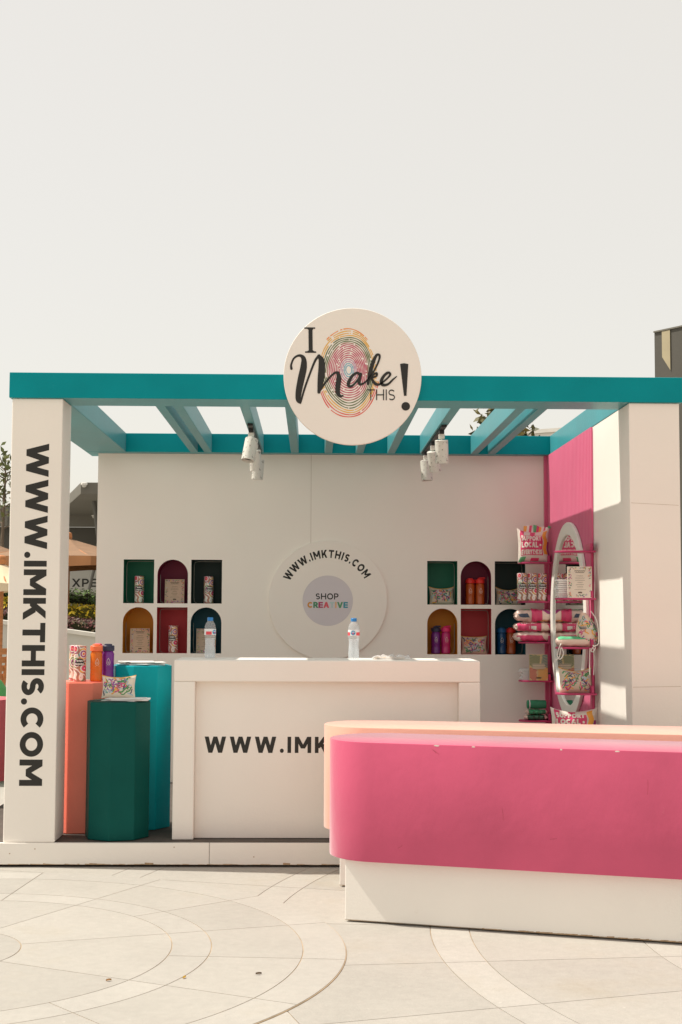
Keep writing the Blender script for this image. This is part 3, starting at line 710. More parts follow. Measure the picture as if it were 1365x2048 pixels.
def pillow_surface(w_, h_, d, sag, dip, lean):
    def base(u, v):
        U, V = u/(w_/2), v/(h_/2)
        puff = d*max(0, (1-abs(U)**3.0))**.6*max(0, 1-abs(V)**2.6)**.6
        x = u*(1-.07*(1-V*V)*abs(U)); z = v-(dip*(1-U*U) if v > 0 else 0)*max(0, V)**2+sag*abs(U)**3*V*.5
        return x, puff, z
    return base
def pouch(label, loc, rz=0, w_=.19, h_=.13, seed=1, fabric=None, edge=None, lean=.22, group='doodle print zip pouches', dip=.012, name='zip_pouch', text=True, d=.028):
    e = empty(name, label, 'pouch', loc, rz, group); rnd = random.Random(seed)
    base = pillow_surface(w_, h_, d, .012, dip, lean); nU, nV = 18, 14
    def f(u, v, h=0, s=-1):
        x, p, z = base(u, v); z += h_/2; wr = .0012*math.sin(u*140+v*60)+.0010*math.sin(v*170-u*50)
        y = s*(p+h+.0003+wr*(p/d)); ca, sa = math.cos(lean), math.sin(lean)
        return (x, y*ca+z*sa, z*ca-y*sa)
    FB = fabric or mat('cream_canvas', (.70, .58, .45), .8, .06, 30, .15, 300)
    q = MB(); us = [(-.5+i/nU)*w_ for i in range(nU+1)]; vs = [(-.5+j/nV)*h_ for j in range(nV+1)]
    q.grid([[f(u, v, 0, -1) for u in us] for v in vs]); q.grid([[f(u, v, 0, 1) for u in us][::-1] for v in vs])
    q.build('body', FB, e, smooth=True)
    q = MB(); q.tube([f(u, h_/2, 0, -1) for u in us], .003, 6); q.build('zip', edge or mat('yellow_piping', (.72, .40, .08), .7), e, smooth=True)
    q = MB(); squiggles(q, lambda a, c, h: f(a, c, .0008+h), w_*.95, h_*.95, 95, rnd, .0065)
    if text:   # small dark cross-shaped words in the middle of the front
        for i, (x0, x1, z) in enumerate(((-.024, -.006, .034), (-.010, .020, .031), (.0, .006, .020), (.001, .008, .010), (0, .010, 0), (0, .008, -.010))):
            zz = [(x0+(x1-x0)*k/8, z*h_/.13+.0020*math.sin(k*2.2)) for k in range(9)]
            for Q in ribbon(zz, .0022): q.poly([f(a, c, .0025+.0001*i) for a, c in Q], (.03, .05, .09))
        for Q in ribbon([(-.003, .03*h_/.13), (-.003, -.022*h_/.13)], .0016): q.poly([f(a, c, .0026) for a, c in Q], (.05, .10, .16))
    tag(q.build('print', INK, e), kind='stuff')
    return e
def book(label, loc, rz, w_, h_, lean, m, kind='doodle', group='doodle border notebooks', seed=1, th=.012):
    e = empty('notebook', label, 'notebook', loc, rz, group); R = Matrix.Rotation(-lean, 4, 'X'); rnd = random.Random(seed)
    q = MB(); q.box(-w_/2+.001, w_/2-.002, .0015, th-.0015, .001, h_-.002); o = q.build('pages', PAPER, e); o.matrix_local = R
    q = MB(); q.box(-w_/2, w_/2, 0, .0014, 0, h_); q.box(-w_/2, w_/2, th-.0014, th, 0, h_); q.box(-w_/2-.0012, -w_/2-.0001, 0, th, 0, h_); o = q.build('cover', m, e); o.matrix_local = R
    q = MB(); f = lambda a, c, h: (a, -.0006-h, h_/2+c)
    if kind == 'doodle':
        for i in range(90):
            s = rnd.random()
            if s < .5: cx, cy = rnd.choice((-1, 1))*w_*rnd.uniform(.36, .46), rnd.uniform(-.47, .47)*h_
            else: cx, cy = rnd.uniform(-.47, .47)*w_, rnd.choice((-1, 1))*h_*rnd.uniform(.40, .47)
            a = rnd.random()*6; L = .006
            for Q in ribbon([(cx-L*math.cos(a), cy-L*math.sin(a)), (cx+.002, cy+.002), (cx+L*math.cos(a+.8), cy+L*math.sin(a+.8))], .0028): q.poly([f(p[0], p[1], .0001*(i % 7)) for p in Q], SQ[i % 8])
        rowz = [(.36, .22, .005), (.31, .18, .004), (.20, .14, .0022), (.13, .20, .0022), (.06, .20, .0022), (-.01, .10, .0022), (-.08, .16, .0022), (-.15, .12, .0022), (-.24, .24, .0018), (-.33, .07, .008)]
        colr = (.10, .06, .035)
    else:
        for i, (ox, oy, x0, x1, y0, y1, col) in enumerate(((-.5, .0, -.5, .12, 0, .5, (.05, .14, .09)), (.5, -.1, .12, .5, -.02, .5, (.03, .16, .20)), (-.5, -.5, -.5, -.08, -.5, 0, (.55, .07, .09)), (.5, -.5, -.08, .5, -.5, 0, (.72, .36, .05)))):
            for k in range(2, 15):
                rr_ = k*.0105; P4 = [(ox*w_+rr_*math.cos(2*PI*j/48), oy*h_+rr_*math.sin(2*PI*j/48)) for j in range(48)]
                for Q in ribbon(P4, .0062, True):
                    if all(x0*w_ <= a <= x1*w_ and y0*h_ <= c <= y1*h_ for a, c in Q): q.poly([f(p[0], p[1], .0001*i) for p in Q], col)
        for Q in [rect(-.34*w_, -.06*h_, .34*w_, .15*h_)]: q.poly([f(a, c, .0006) for a, c in Q], (.70, .60, .42))
        rowz = [(.12, .34, .004), (.05, .34, .004), (-.02, .34, .004), (-.09, .30, .003), (-.40, .12, .010)]; colr = (.05, .04, .03)
    for zf, wf, lw in rowz:
        n = 14; zz = [((-wf+2*wf*k/n)*w_, zf*h_+lw*.55*math.sin(k*2.4+zf*50)) for k in range(n+1)]
        for Q in ribbon(zz, lw*.7): q.poly([f(p[0], p[1], .0009) for p in Q], colr)
    o = tag(q.build('print', INK, e), kind='stuff'); o.matrix_local = R
    return e
def paper_stack(name, label, loc, n, w_, d_, th, rnd, m=PAPER, cat='booklets', spread=.012, turn=.08, rz=0):
    e = empty(name, label, cat, loc, rz)
    for k in range(n):
        q = MB(); q.box(-w_/2, w_/2, -d_/2, d_/2, 0, th*.86); o = q.build('booklet', m, e, bevel=.0006, seg=1)
        o.location = (rnd.uniform(-spread, spread), rnd.uniform(-spread, spread)*.6, k*th); o.rotation_euler = (0, 0, rnd.uniform(-turn, turn))
    return e
YN = YW+.045; FU, FL = ZU[0]+.0006, ZL[0]+.0006
# left niches
can('coffee tin in the green square niche, left block', (sx(-1.249), YN+.05, FU), .1)
book('kraft notebook in the burgundy arched niche, left block', (sx(-.993), YN+.03, FU), .04, .140, .178, .16, KRAFT, seed=3)
can('coffee tin in the blackish green niche, left block', (sx(-.749), YN+.05, FU), .3)
book('kraft notebook in the mustard arched niche, left block', (sx(-1.236), YN+.03, FL), .12, .140, .178, .16, KRAFT, seed=4)
can('coffee tin in the red square niche, left block', (sx(-1.000), YN+.05, FL), -.2)
book('kraft notebook in the petrol blue arch, seen through a water bottle', (sx(-.762), YN+.03, FL), .06, .140, .178, .16, KRAFT, seed=5)
# right niches
pouch('doodle pouch in the green square niche, right block', (sx(.938), YN+.04, FU), .05, .185, .128, 11)
sport_bottle('left one of two burnt orange bottles with red lids in the burgundy arch', (sx(1.144), YN+.05, FU), B_RO, L_RED, 0, False, H=.195)
sport_bottle('right one of two burnt orange bottles, red spout raised, in the burgundy arch', (sx(1.216), YN+.05, FU), B_RO, L_RED, .1, True, H=.195)
pouch('doodle pouch in the blackish green niche beside the shelves', (sx(1.422), YN+.04, FU), -.03, .185, .128, 12, dip=.02)
sport_bottle('dark purple bottle with navy lid in the mustard arch', (sx(.895), YN+.05, FL), B_PU, L_NAVY, 0, True, H=.20)
sport_bottle('magenta bottle in the mustard arch', (sx(.968), YN+.05, FL), B_MA, L_MAG, .1, True, H=.20)
pouch('doodle pouch in the red square niche, right block', (sx(1.172), YN+.04, FL), 0, .19, .128, 13, dip=.004)
sport_bottle('navy bottle with blue lid in the petrol blue arch', (sx(1.371), YN+.05, FL), B_BL, L_BLUE, 0, False, H=.195)
sport_bottle('amber bottle with red lid partly hidden behind folded bags', (sx(1.441), YN+.05, FL), B_RO, L_RED, 0, False, H=.195)

# display columns
zc_, zg_, zt_ = .9465, .8535, 1.0345
can('coffee tin on the coral column beside an orange bottle', (-1.300, .40, zc_), .12)
can('coffee tin half hidden behind the pillar edge on the coral column', (-1.345, .52, zc_), .4)
sport_bottle('bright orange bottle on the coral column', (-1.208, .40, zc_), B_OR, L_COR, .3, False)
sport_bottle('purple bottle with navy lid on the coral column', (-1.150, .452, zc_), tint('violet_clear_plastic', (.26, .03, .36), .25), L_NAVY, .2, False)
sport_bottle('magenta lidded bottle at the back of the coral column', (-1.215, .50, zc_), B_MA, L_MAG, .2, False)
rs = random.Random(9)
paper_stack('leaflet_pile', 'fanned white leaflets on top of the dark green column', (-1.02, .20, zg_), 4, .20, .14, .004, rs, cat='leaflets', spread=.05, turn=.5)
paper_stack('leaflet_pile', 'fanned white leaflets on top of the tall teal column', (-.965, .54, zt_), 5, .20, .14, .0042, rs, cat='leaflets', spread=.045, turn=.5)
pouch('plump doodle pouch with orange piping on the dark green column', (-1.055, .205, zg_+.017), .05, .185, .115, 21, mat('pale_canvas', (.78, .70, .58), .8, .05, 30, .15, 300), mat('orange_piping', (.80, .40, .10), .7), .25, dip=.008, d=.034)

# water bottles and flat bag on the counter
PET = clear_mat('clear_pet', (.97, .985, 1.0), .82, .05); WATER = clear_mat('water', (.95, .97, .98), .72, .05)
CAPB = mat('blue_cap', (.03, .22, .55), .4, .03, 30); LABW = mat('white_label', (.80, .82, .84), .45, .02, 20)
def water_bottle(label, loc, rz):
    e = empty('water_bottle', label, 'bottle', loc, rz, 'water bottles on the counter'); n = 32
    P = [(.024, 0), (.030, .003), (.0315, .012), (.030, .022), (.0315, .034), (.029, .060), (.0275, .082), (.029, .104), (.0315, .122), (.032, .126), (.032, .166), (.0315, .170), (.0295, .182), (.024, .196), (.0165, .205), (.0145, .210), (.0145, .216)]
    q = MB(); q.lathe(P, n, capt=False); q.build('body', PET, e, smooth=True)
    q = MB(); q.lathe([(r-.0015, z+.002) for r, z in P if z < .118]+[(.0285, .112)], n); q.build('water', WATER, e, smooth=True)
    q = MB(); q.lathe([(.0325, .130), (.0325, .163)], n, capb=False, capt=False); lb = q.build('paper_band', LABW, e, smooth=True)
    q = MB(); f = cylmap(.0326, .1465)
    for i, (rr_, c) in enumerate(((.0135, (.03, .40, .55)), (.0105, (.05, .22, .50)), (.0055, (.65, .10, .20)))):
        for Q in disc(0, 0, rr_, 20): q.poly([f(a, c2*(.7 if i == 2 else 1)-(.004 if i == 2 else 0), .0002*i) for a, c2 in Q], c)
    for Q in ribbon([(-.009+.0018*k, .004+.0016*math.sin(k*2)) for k in range(11)], .0024): q.poly([f(a, c2, .0008) for a, c2 in Q], (.85, .87, .9))
    for u0, u1 in ((.018, .050), (-.052, -.018)):
        for Q in ribbon([(u0+(u1-u0)*k/6, -.006) for k in range(7)], .018): q.poly([f(a, c2, .0001) for a, c2 in Q], (.75, .07, .09))
    q.build('brand_print', INK, lb)
    q = MB(); q.lathe([(.0155, .2085), (.0155, .2105), (.0162, .211), (.0162, .226), (.0145, .228)], n, capb=False); q.build('cap', CAPB, e, smooth=True)
water_bottle('clear water bottle with blue cap on the left end of the white counter', (-.573, .40, CZ+.0005), .9)
water_bottle('clear water bottle with blue cap near the middle of the white counter', (.232, .30, CZ+.0005), -.15)
e = empty('clear_bag', 'flat clear plastic bag of brown card lying on the counter', 'bag', (.44, .36, CZ+.0005), .1)
q = MB(); q.box(-.085, .075, -.05, .05, .002, .010); q.build('card', mat('tan_card', (.60, .40, .22), .7, .1, 30), e, bevel=.003)
q = MB(); rr2 = random.Random(4)
q.grid([[(-.105+.22*i/14, -.065+.13*j/8, .012+(.012*math.sin(i*1.1)*math.sin(j*.9+i*.4)+rr2.uniform(0, .007))*min(1, (min(i, 14-i)+min(j, 8-j))/4)*(1 if 0 < j < 8 and 0 < i < 14 else 0)-(.010 if j in (0, 8) or i in (0, 14) else 0)) for i in range(15)] for j in range(9)])
q.build('film', clear_mat('clear_film', (.95, .95, .95), .55, .12), e, smooth=True)

# ------------------------------------------------------------------ goods on the shelf ladders
TOTE = mat('pink_printed_plastic', (.75, .07, .17), .3, .06, 12, .3, 25)
def pack(label, loc, rz, w_, d_, h_, cols, seed, name='folded_tote', group='folded tote packs on the corner shelf'):
    """bulging folded bag in clear film, seen end on"""
    e = empty(name, label, 'bag', loc, rz, group); rnd = random.Random(seed); q = MB(); nu, nv = 30, 18; rows = []
    def S(u, a, k=1):   # u -1..1 along the width, a angle round the section
        s = max(0, 1-abs(u)**4)**.5; ex = (.55+.45*s)
        wr = 1+.06*math.sin(u*9+a*3+seed)+.05*math.sin(u*21-a*2+seed)+.04*math.sin(u*5+a*5)
        c, sn = math.cos(a), math.sin(a)
        yy = math.copysign(abs(c)**.7, c)*d_/2*ex*k; zz = math.copysign(abs(sn)**.65, sn)*h_/2*(.25+.75*s)*wr*k
        return (u*w_/2*(1+.05*math.sin(a*4+seed*2)*abs(u)**6), yy*(1+.05*math.sin(u*14+seed)), h_/2+zz)
    for i in range(nu+1): rows.append([S(-1+2*i/nu, 2*PI*j/nv) for j in range(nv)])
    i0, n = q.grid(rows, closed=True); q.f.append(tuple(range(nv))); q.c.append(None); q.mi.append(0); q.f.append(tuple(i0+nu*nv+j for j in reversed(range(nv)))); q.c.append(None); q.mi.append(0)
    body = q.build('body', mat('blush_plastic', (.78, .58, .50), .3, .08, 14, .3, 25), e, smooth=True)
    q = MB()
    for u0, u1, a0, a1, col, sl in cols:   # printed areas on the visible side
        A = [[None]]
        N = 14
        for i in range(N):
            for j in range(N):
                def P_(i, j):
                    u = u0+(u1-u0)*i/N+sl*(j/N-.5); return S(max(-.97, min(.97, u)), PI+a0+(a1-a0)*j/N, 1.02)
                q.poly([P_(i, j), P_(i+1, j), P_(i+1, j+1), P_(i, j+1)], col)
    tag(q.build('print', PLINK, e), kind='stuff')
    return e
PK, BL, OR, PU, GN, WH, NV = (.72, .06, .17), (.80, .62, .55), (.85, .38, .06), (.35, .04, .20), (.10, .38, .16), (.82, .76, .68), (.05, .07, .12)
YS = 2.44
def az(d0, d1): return math.radians(d0), math.radians(d1)
zs = SHZ[2]+.001
pack('bottom one of three folded pink totes on the corner shelf', (1.565, YS, zs), 0, .262, .15, .070, [(-.75, .62, *az(-10, 60), PK, .35), (-.95, -.72, *az(0, 60), WH, -.2), (-.45, .3, *az(-60, -30), WH, .2)], 1)
pack('middle one of three folded pink totes on the corner shelf', (1.572, YS, zs+.0705), 0, .270, .15, .068, [(-.9, .35, *az(-55, 55), PK, .0), (-.7, .1, *az(-48, -30), WH, .05), (-.3, .15, *az(-5, 25), WH, .1), (.75, .92, *az(-40, 30), PK, .2)], 2)
pack('top one of three folded totes on the corner shelf, pink stripe and grey scribble', (1.578, YS, zs+.139), 0, .275, .15, .092, [(-.2, .35, *az(-70, 55), PK, .02), (-.85, -.35, *az(-10, 8), NV, .15), (.45, .8, *az(-50, -10), PU, .35), (.3, .7, *az(38, 52), OR, .1), (-.6, -.3, *az(-70, -50), GN, .2)], 3)
for i, dx in enumerate((-.072, 0, .072)):
    can(('left', 'middle', 'right')[i]+' coffee tin of the row of three on the corner shelf', (1.563+dx, YS-.02, SHZ[1]+.001), (.1, -.05, .0)[i], s=1.0)
# upright tote pack "support local everything" on the top corner shelf
def tote(label, loc, rz, w_, h_, d, lean, lines, seed, topflap=True):
    e = empty('tote_pack', label, 'bag', loc, rz, 'printed tote packs'); rnd = random.Random(seed)
    base = pillow_surface(w_, h_, d, .02, .02, lean)
    def f(u, v, h=0, s=-1):
        x, p, z = base(u, v); z += h_/2; wr = .0025*math.sin(u*60+v*35+seed)+.002*math.sin(v*80-u*40)
        y = s*(p+h+.0004+wr*(p/d)); ca, sa = math.cos(lean), math.sin(lean); return (x, y*ca+z*sa, z*ca-y*sa)
    nU, nV = 20, 20; us = [(-.5+i/nU)*w_ for i in range(nU+1)]; vs = [(-.5+j/nV)*h_ for j in range(nV+1)]
    q = MB(); q.grid([[f(u, v, 0, -1) for u in us] for v in vs]); q.grid([[f(u, v, 0, 1) for u in us][::-1] for v in vs])
    q.build('body', mat('cream_plastic', (.76, .68, .60), .3, .08, 14, .2, 30), e, smooth=True)
    q = MB()
    def patch(u0, u1, v0, v1, col, h, wob=.0):
        N = 10
        for i in range(N):
            for j in range(N):
                def P_(i, j):
                    v = v0+(v1-v0)*j/N; k = wob*math.sin(v*70); return f((u0+(u1-u0)*i/N)+k, v, h)
                q.poly([P_(i, j), P_(i+1, j), P_(i+1, j+1), P_(i, j+1)], col)
    W2, H2 = w_/2, h_/2
    patch(-W2*.86, W2*.50, -H2*.62, H2*.62, PK, .0008, .003); patch(W2*.55, W2*.80, -H2*.55, H2*.9, OR, .0010, .007)
    patch(-W2*.85, -W2*.62, H2*.62, H2*.95, PK, .0009, .004); patch(-W2*.25, W2*.05, H2*.62, H2*.93, PK, .0010, .004)
    patch(-W2*.9, -W2*.55, -H2*.97, -H2*.70, GN, .0012, .006); patch(-W2*.2, W2*.3, -H2*.95, -H2*.78, PK, .0009, .006); patch(W2*.82, W2*.96, -H2*.8, H2*.2, PU, .0009, .004)
    z = lines[0]; hh = lines[1]
    for i, s in enumerate(('SUPPORT', 'LOCAL', 'EVERYTHING')):
        wf = (.62, .52, .64)[i]*w_; hgt = hh*(1, 1, .85)[i]; v0 = z-i*hh*1.22
        put_text(q, s, lambda u, v, h: f(-W2*.82+u, v0+v*hgt, .0022+h), (.84, .76, .68), t=.30, gap=.05, fit=wf)
    for Q in disc(W2*.36, z-hh*.80, .008, 10): q.poly([f(a, c, .003) for a, c in Q], (.84, .76, .68))
    tag(tag(q.build('print', PLINK, e), kind='stuff'), label='pink slogan print with orange and green shapes')
    if topflap:   # crumpled handles sticking up
        q = MB(); cols = [OR, WH, PK, WH, GN, PK]
        for k in range(11):
            u0 = -W2*.6+k*W2*.15; t = rnd.uniform(.010, .035); 
            q.poly([f(u0, H2*.96, -.004), f(u0+W2*.17, H2*.96, -.004), (u0+W2*.17+.01, lean*h_+.006, h_*math.cos(lean)+t*rnd.uniform(.6, 1)), (u0+.006, lean*h_+.012, h_*math.cos(lean)+t)], cols[k % 6])
        q.build('crumpled_top', PLINK, e)
    return e
tote('upright pink slogan tote pack on the top corner shelf', (1.575, YS-.03, SHZ[0]+.001), .05, .235, .235, .045, .10, (.030, .040), 5)
paper_stack('booklet_stack', 'stack of small white booklets on the lower corner shelf', (1.530, YS+.02, SHZ[3]+.001), 9, .095, .095, .0092, rs)
book('notebook with curved stripe cover standing on the lower corner shelf', (1.600, YS-.070, SHZ[3]+.001), 0, .128, .182, .06, mat('yellow_cream_card', (.66, .50, .25), .6, .03, 25), 'stripe', 'striped notebooks')
paper_stack('booklet_stack', 'dark booklets at the wall end of the lower corner shelf', (1.662, YS+.01, SHZ[3]+.001), 5, .05, .10, .010, rs, mat('dark_card', (.06, .06, .07), .6))
FG = mat('green_fabric', (.035, .26, .13), .6, .12, 14, .3, 60); FG2 = mat('dark_green_fabric', (.03, .12, .07), .6, .12, 14, .3, 60)
def roll(name, label, loc, rz, r, L, m, cat, group=None):
    e = empty(name, label, cat, loc, rz, group); q = MB(); n = 20
    rows = [[(x, rr_*math.cos(2*PI*k/n)*1.0, r+rr_*math.sin(2*PI*k/n)*.97) for k in range(n)] for x, rr_ in ((-L/2, r*.80), (-L/2+.004, r*.95), (-L*.2, r*.97), (0, r), (L*.25, r*.96), (L/2-.004, r*.93), (L/2, r*.78))]
    i, _ = q.grid(rows, closed=True); q.f.append(tuple(range(n))); q.c.append(None); q.mi.append(0); q.f.append(tuple(i+6*n+k for k in reversed(range(n)))); q.c.append(None); q.mi.append(0)
    q.build('body', m, e, smooth=True)
    q = MB(); rows = [[(-L/2+.012+dx, (r*.985)*math.cos(2*PI*k/n), r+(r*.965)*math.sin(2*PI*k/n)) for k in range(n)] for dx in (0, .008)]; q.grid(rows, closed=True); q.build('band', PAPER, e, smooth=True)
    return e
z5 = SHZ[4]+.001
pack('dark green folded bag at the bottom of the lowest corner shelf', (1.585, YS, z5), 0, .16, .13, .038, [(-.8, .7, *az(-70, 60), (.04, .12, .07), .1)], 7, 'folded_bag', 'green folded bags')
pack('mid green folded bag lying on a dark green one on the lowest corner shelf', (1.590, YS, z5+.0385), 0, .15, .12, .036, [(-.8, .8, *az(-75, 60), (.05, .28, .13), .05)], 8, 'folded_bag', 'green folded bags')
roll('fabric_roll', 'bright green fabric roll on top of the lowest corner shelf', (1.590, YS-.02, z5+.0755), 0, .033, .135, FG, 'fabric roll')
# front ladder
XS, YF = 1.585, .93
paper_stack('booklet_stack', 'tall stack of white booklets on the second shelf of the front ladder', (1.530, YF+.02, 1.431), 9, .10, .10, .0125, rs, spread=.006)
book('pale notebook leaning on booklets on the second shelf of the front ladder', (1.605, YF-.072, 1.431), -.03, .145, .188, .04, mat('pale_card', (.76, .66, .56), .6, .03, 25), seed=8)
e = pouch('zip pouch with doodles on the fourth shelf of the front ladder', (1.588, YF-.01, .863), .0, .205, .150, 31, None, mat('amber_zip', (.70, .36, .06), .6), .18, dip=.022, d=.040)
tote('lying pink slogan tote pack on the lowest shelf of the front ladder', (1.575, YF-.02, .591), -.04, .285, .178, .045, .10, (.034, .034), 6, False)
# drawstring bags on the third shelf
zb = 1.137
e = empty('folded_bag', 'green and pink folded drawstring bag on the third shelf of the front ladder', 'bag', (1.575, YF-.01, zb))
q = MB(); nu, nv = 24, 16
def S2(u, a, k=1):
    s = max(0, 1-abs(u)**5)**.5; c, sn = math.cos(a), math.sin(a)
    return (u*.105, math.copysign(abs(c)**.7, c)*.06*(.6+.4*s)*k, .032+math.copysign(abs(sn)**.7, sn)*.031*(.35+.65*s)*(1+.05*math.sin(u*9+a))*k)
rows = [[S2(-1+2*i/nu, 2*PI*j/nv) for j in range(nv)] for i in range(nu+1)]
i0, _ = q.grid(rows, closed=True); q.f.append(tuple(range(nv))); q.c.append(None); q.mi.append(0); q.f.append(tuple(i0+nu*nv+j for j in reversed(range(nv)))); q.c.append(None); q.mi.append(0)
q.build('body', mat('blush_canvas', (.74, .55, .47), .8, .06, 20, .2, 200), e, smooth=True)
q = MB(); rows = [[S2(-.95+1.9*i/nu, PI-math.radians(95)+math.radians(75)*j/8, 1.015) for j in range(9)] for i in range(nu+1)]
q.grid(rows); q.build('green_panel', mat('mint_fabric', (.10, .42, .21), .7, .1, 20, .2, 120), e, smooth=True)
q = MB(); q.tube(smooth_path([(-.085, -.055, .02), (-.10, -.07, -.005), (-.112, -.075, -.05), (-.095, -.076, -.072), (-.075, -.075, -.04), (-.088, -.072, -.004), (-.10, -.075, -.06), (-.122, -.075, -.078), (-.128, -.075, -.09)], 5), .0032, 6)
q.build('drawstring', CORD, e, smooth=True)
e = empty('drawstring_bag', 'stuffed doodle drawstring bag slumped on the third shelf of the front ladder', 'bag', (1.645, YF-.02, zb))
rnd = random.Random(77)
PF = [(-.1025, .030), (-.09, .050), (-.05, .066), (0, .064), (.04, .052), (.07, .036), (.088, .024), (.1025, .014)]
def prof(v):
    for (v0, w0), (v1, w1) in zip(PF, PF[1:]):
        if v <= v1: return w0+(w1-w0)*(v-v0)/(v1-v0)
    return PF[-1][1]
def fb(u, v, h=0):
    hw = prof(v); a = max(-PI, min(PI, u/.060)); wr = 1+.05*math.sin(a*7+v*90)*(max(0, v)/.1)+.03*math.sin(a*3+v*60)
    return (.008-.20*v*(.5+.5*max(0, v)/.1)+(hw*wr+h)*math.sin(a), -(hw*.72*wr+h)*math.cos(a), .1030+v+.012*math.cos(a)*0)
us = [-PI*.060+2*PI*.060*i/28 for i in range(28)]; vs = [-.1025+.205*j/18 for j in range(19)]
q = MB(); i0, n0 = q.grid([[fb(u, v) for u in us] for v in vs], closed=True); q.f.append(tuple(i0+18*28+k for k in range(28))); q.c.append(None); q.mi.append(0)
q.build('body', mat('pink_cream_canvas', (.74, .58, .47), .8, .06, 20, .2, 200), e, smooth=True)
q = MB(); squiggles(q, lambda a, c, h: fb(a, c, .0016+h), .17, .19, 70, rnd, .006)
for k in range(7):
    for Q in ribbon([(-.05+.006*k, .012), (-.046+.006*k, .034-.004*(k % 2)), (-.044+.006*k, .014)], .0022): q.poly([fb(a, c-.01, .004) for a, c in Q], NV)
tag(q.build('print', INK, e), kind='stuff')
q = MB(); q.tube(smooth_path([(.03, -.02, .215), (.058, -.05, .16), (.066, -.065, .08), (.062, -.072, .02), (.035, -.078, .005), (.018, -.080, -.02), (.032, -.080, -.026), (.044, -.079, .0), (.028, -.078, .012)], 5), .0032, 6)
q.tube(smooth_path([(.012, -.080, -.006), (.008, -.079, -.08), (.010, -.079, -.165)], 4), .0028, 6); q.tube([(.034, -.079, -.004), (.036, -.079, -.09), (.033, -.079, -.165)], .0028, 6)
q.build('drawstring', CORD, e, smooth=True)

# ================================================================== BEHIND THE KIOSK
def leaves(q, n, sample, size, cols, rnd):
    for _ in range(n):
        p = Vector(sample()); a = Vector((rnd.gauss(0, 1), rnd.gauss(0, 1), rnd.gauss(0, 1))).normalized(); b_ = a.cross(Vector((rnd.gauss(0, 1), rnd.gauss(0, 1), rnd.gauss(0, 1)))).normalized()
        s = size*rnd.uniform(.6, 1.3); c = rnd.choice(cols); k = rnd.uniform(.75, 1.25); c = tuple(x*k for x in c)
        q.poly([p-a*s, p+b_*s*.45-a*s*.1, p+a*s, p-b_*s*.45-a*s*.1], c)
LEAFM = print_mat(.6)
BARK = mat('grey_bark', (.16, .12, .085), .9, .2, 12, .4, 30, stretch=(1, 1, .25))
def tree(label, loc, H, rad, cz, cols, seed, n=1500, name='young_tree', size=.09):
    e = empty(name, label, 'tree', loc); rnd = random.Random(seed); q = MB()
    q.tube([(0, 0, 0), (.03, .02, H*.3), (-.02, 0, H*.6), (.02, .01, H*.9), (.03, 0, H)], [.07, .055, .045, .025, .008], 8); tips = []
    for k in range(16):
        z = cz-rad*1.1+rad*2.0*k/16; a = k*2.4; L = rad*rnd.uniform(.6, 1.05)*(1.1-.5*k/16); p = (L*math.cos(a), L*math.sin(a), z+L*.6)
        q.tube([(0, 0, z), (p[0]*.5, p[1]*.5, z+L*.22), p], [.02, .013, .005], 5); tips.append((Vector((0, 0, z)), Vector(p)))
    q.build('trunk', BARK, e, smooth=True)
    def smp():
        a, b_ = rnd.choice(tips); t = rnd.uniform(.35, 1.1); p = a+(b_-a)*t; s = rad*.16
        return (p.x+rnd.gauss(0, s), p.y+rnd.gauss(0, s), p.z+rnd.gauss(0, s))
    q = MB(); leaves(q, n, smp, size, cols, rnd); tag(q.build('crown', LEAFM, e), kind='stuff')
tree('spindly young tree at the far left beyond the parasols', (-7.85, 28, 0), 5.2, .85, 4.35, [(.10, .12, .03), (.14, .15, .04), (.07, .08, .02)], 1, 330)
tree('small leafy tree behind the back wall, seen between rafters', (2.98, 14, 0), 4.45, .55, 3.92, [(.10, .09, .02), (.15, .12, .03), (.06, .06, .015)], 2, 800)

GREYB = mat('warm_grey_cladding', (.155, .145, .12), .7, .06, .6, .1, 6); GREYD = mat('dark_grey_cladding', (.075, .070, .058), .7, .08, .8, .1, 6)
PALE = mat('pale_grey_panel', (.42, .41, .37), .7, .05, 1); STEEL = mat('grey_steel', (.12, .115, .10), .5, .05, 3)
pb = empty('grey_pavilion', 'grey pavilion with jutting flat canopy and crossed columns behind the left side', 'building', (-5, 31, 0))
def B(o): o.location = (5, -31, 0); return o
q = MB(); q.prism([(-5.245, 24), (5, 24), (5, 33.2), (-7.6, 33.2)], 3.972, 4.235); B(q.build('canopy', GREYB, pb, bevel=.01))
q = MB(); q.box(-16, 6, 31.4, 33, 0, 3.66); B(q.build('wall', GREYD, pb))
for k in range(7):
    q = MB(); q.box(-16+k*1.52, -16+k*1.52+1.505, 31.1, 31.39, 3.665, 4.10 if k > 4 else 4.24); B(q.build('fascia_panel', GREYB, pb, bevel=.005))
q = MB(); q.box(-7.4, -4.4, 31.2, 31.395, 1.0, 2.66); sp = B(q.build('sign_panel', PALE, pb))
put_letters(sp, BLACK, 'XPE', lambda u, v, h: (-6.64+u, 31.196-h, 2.0+v*.225), t=.2, gap=.16, fit=.70, step=.001)
def leg(a, c, r):
    q = MB(); q.tube([a, c], r, 10); B(q.build('column', STEEL, pb, smooth=True))
for dx in (.07, -1.15, 3.2):
    leg((-5.32+dx, 26, 3.975), (-5.16+dx, 26, 2.80), .055); leg((-5.06+dx, 26, 3.975), (-5.22+dx, 26, 2.80), .045)
    leg((-5.19+dx, 26, 2.83), (-5.60+dx, 26, 1.0), .042); leg((-5.19+dx, 26, 2.83), (-4.96+dx, 26, 1.0), .042)
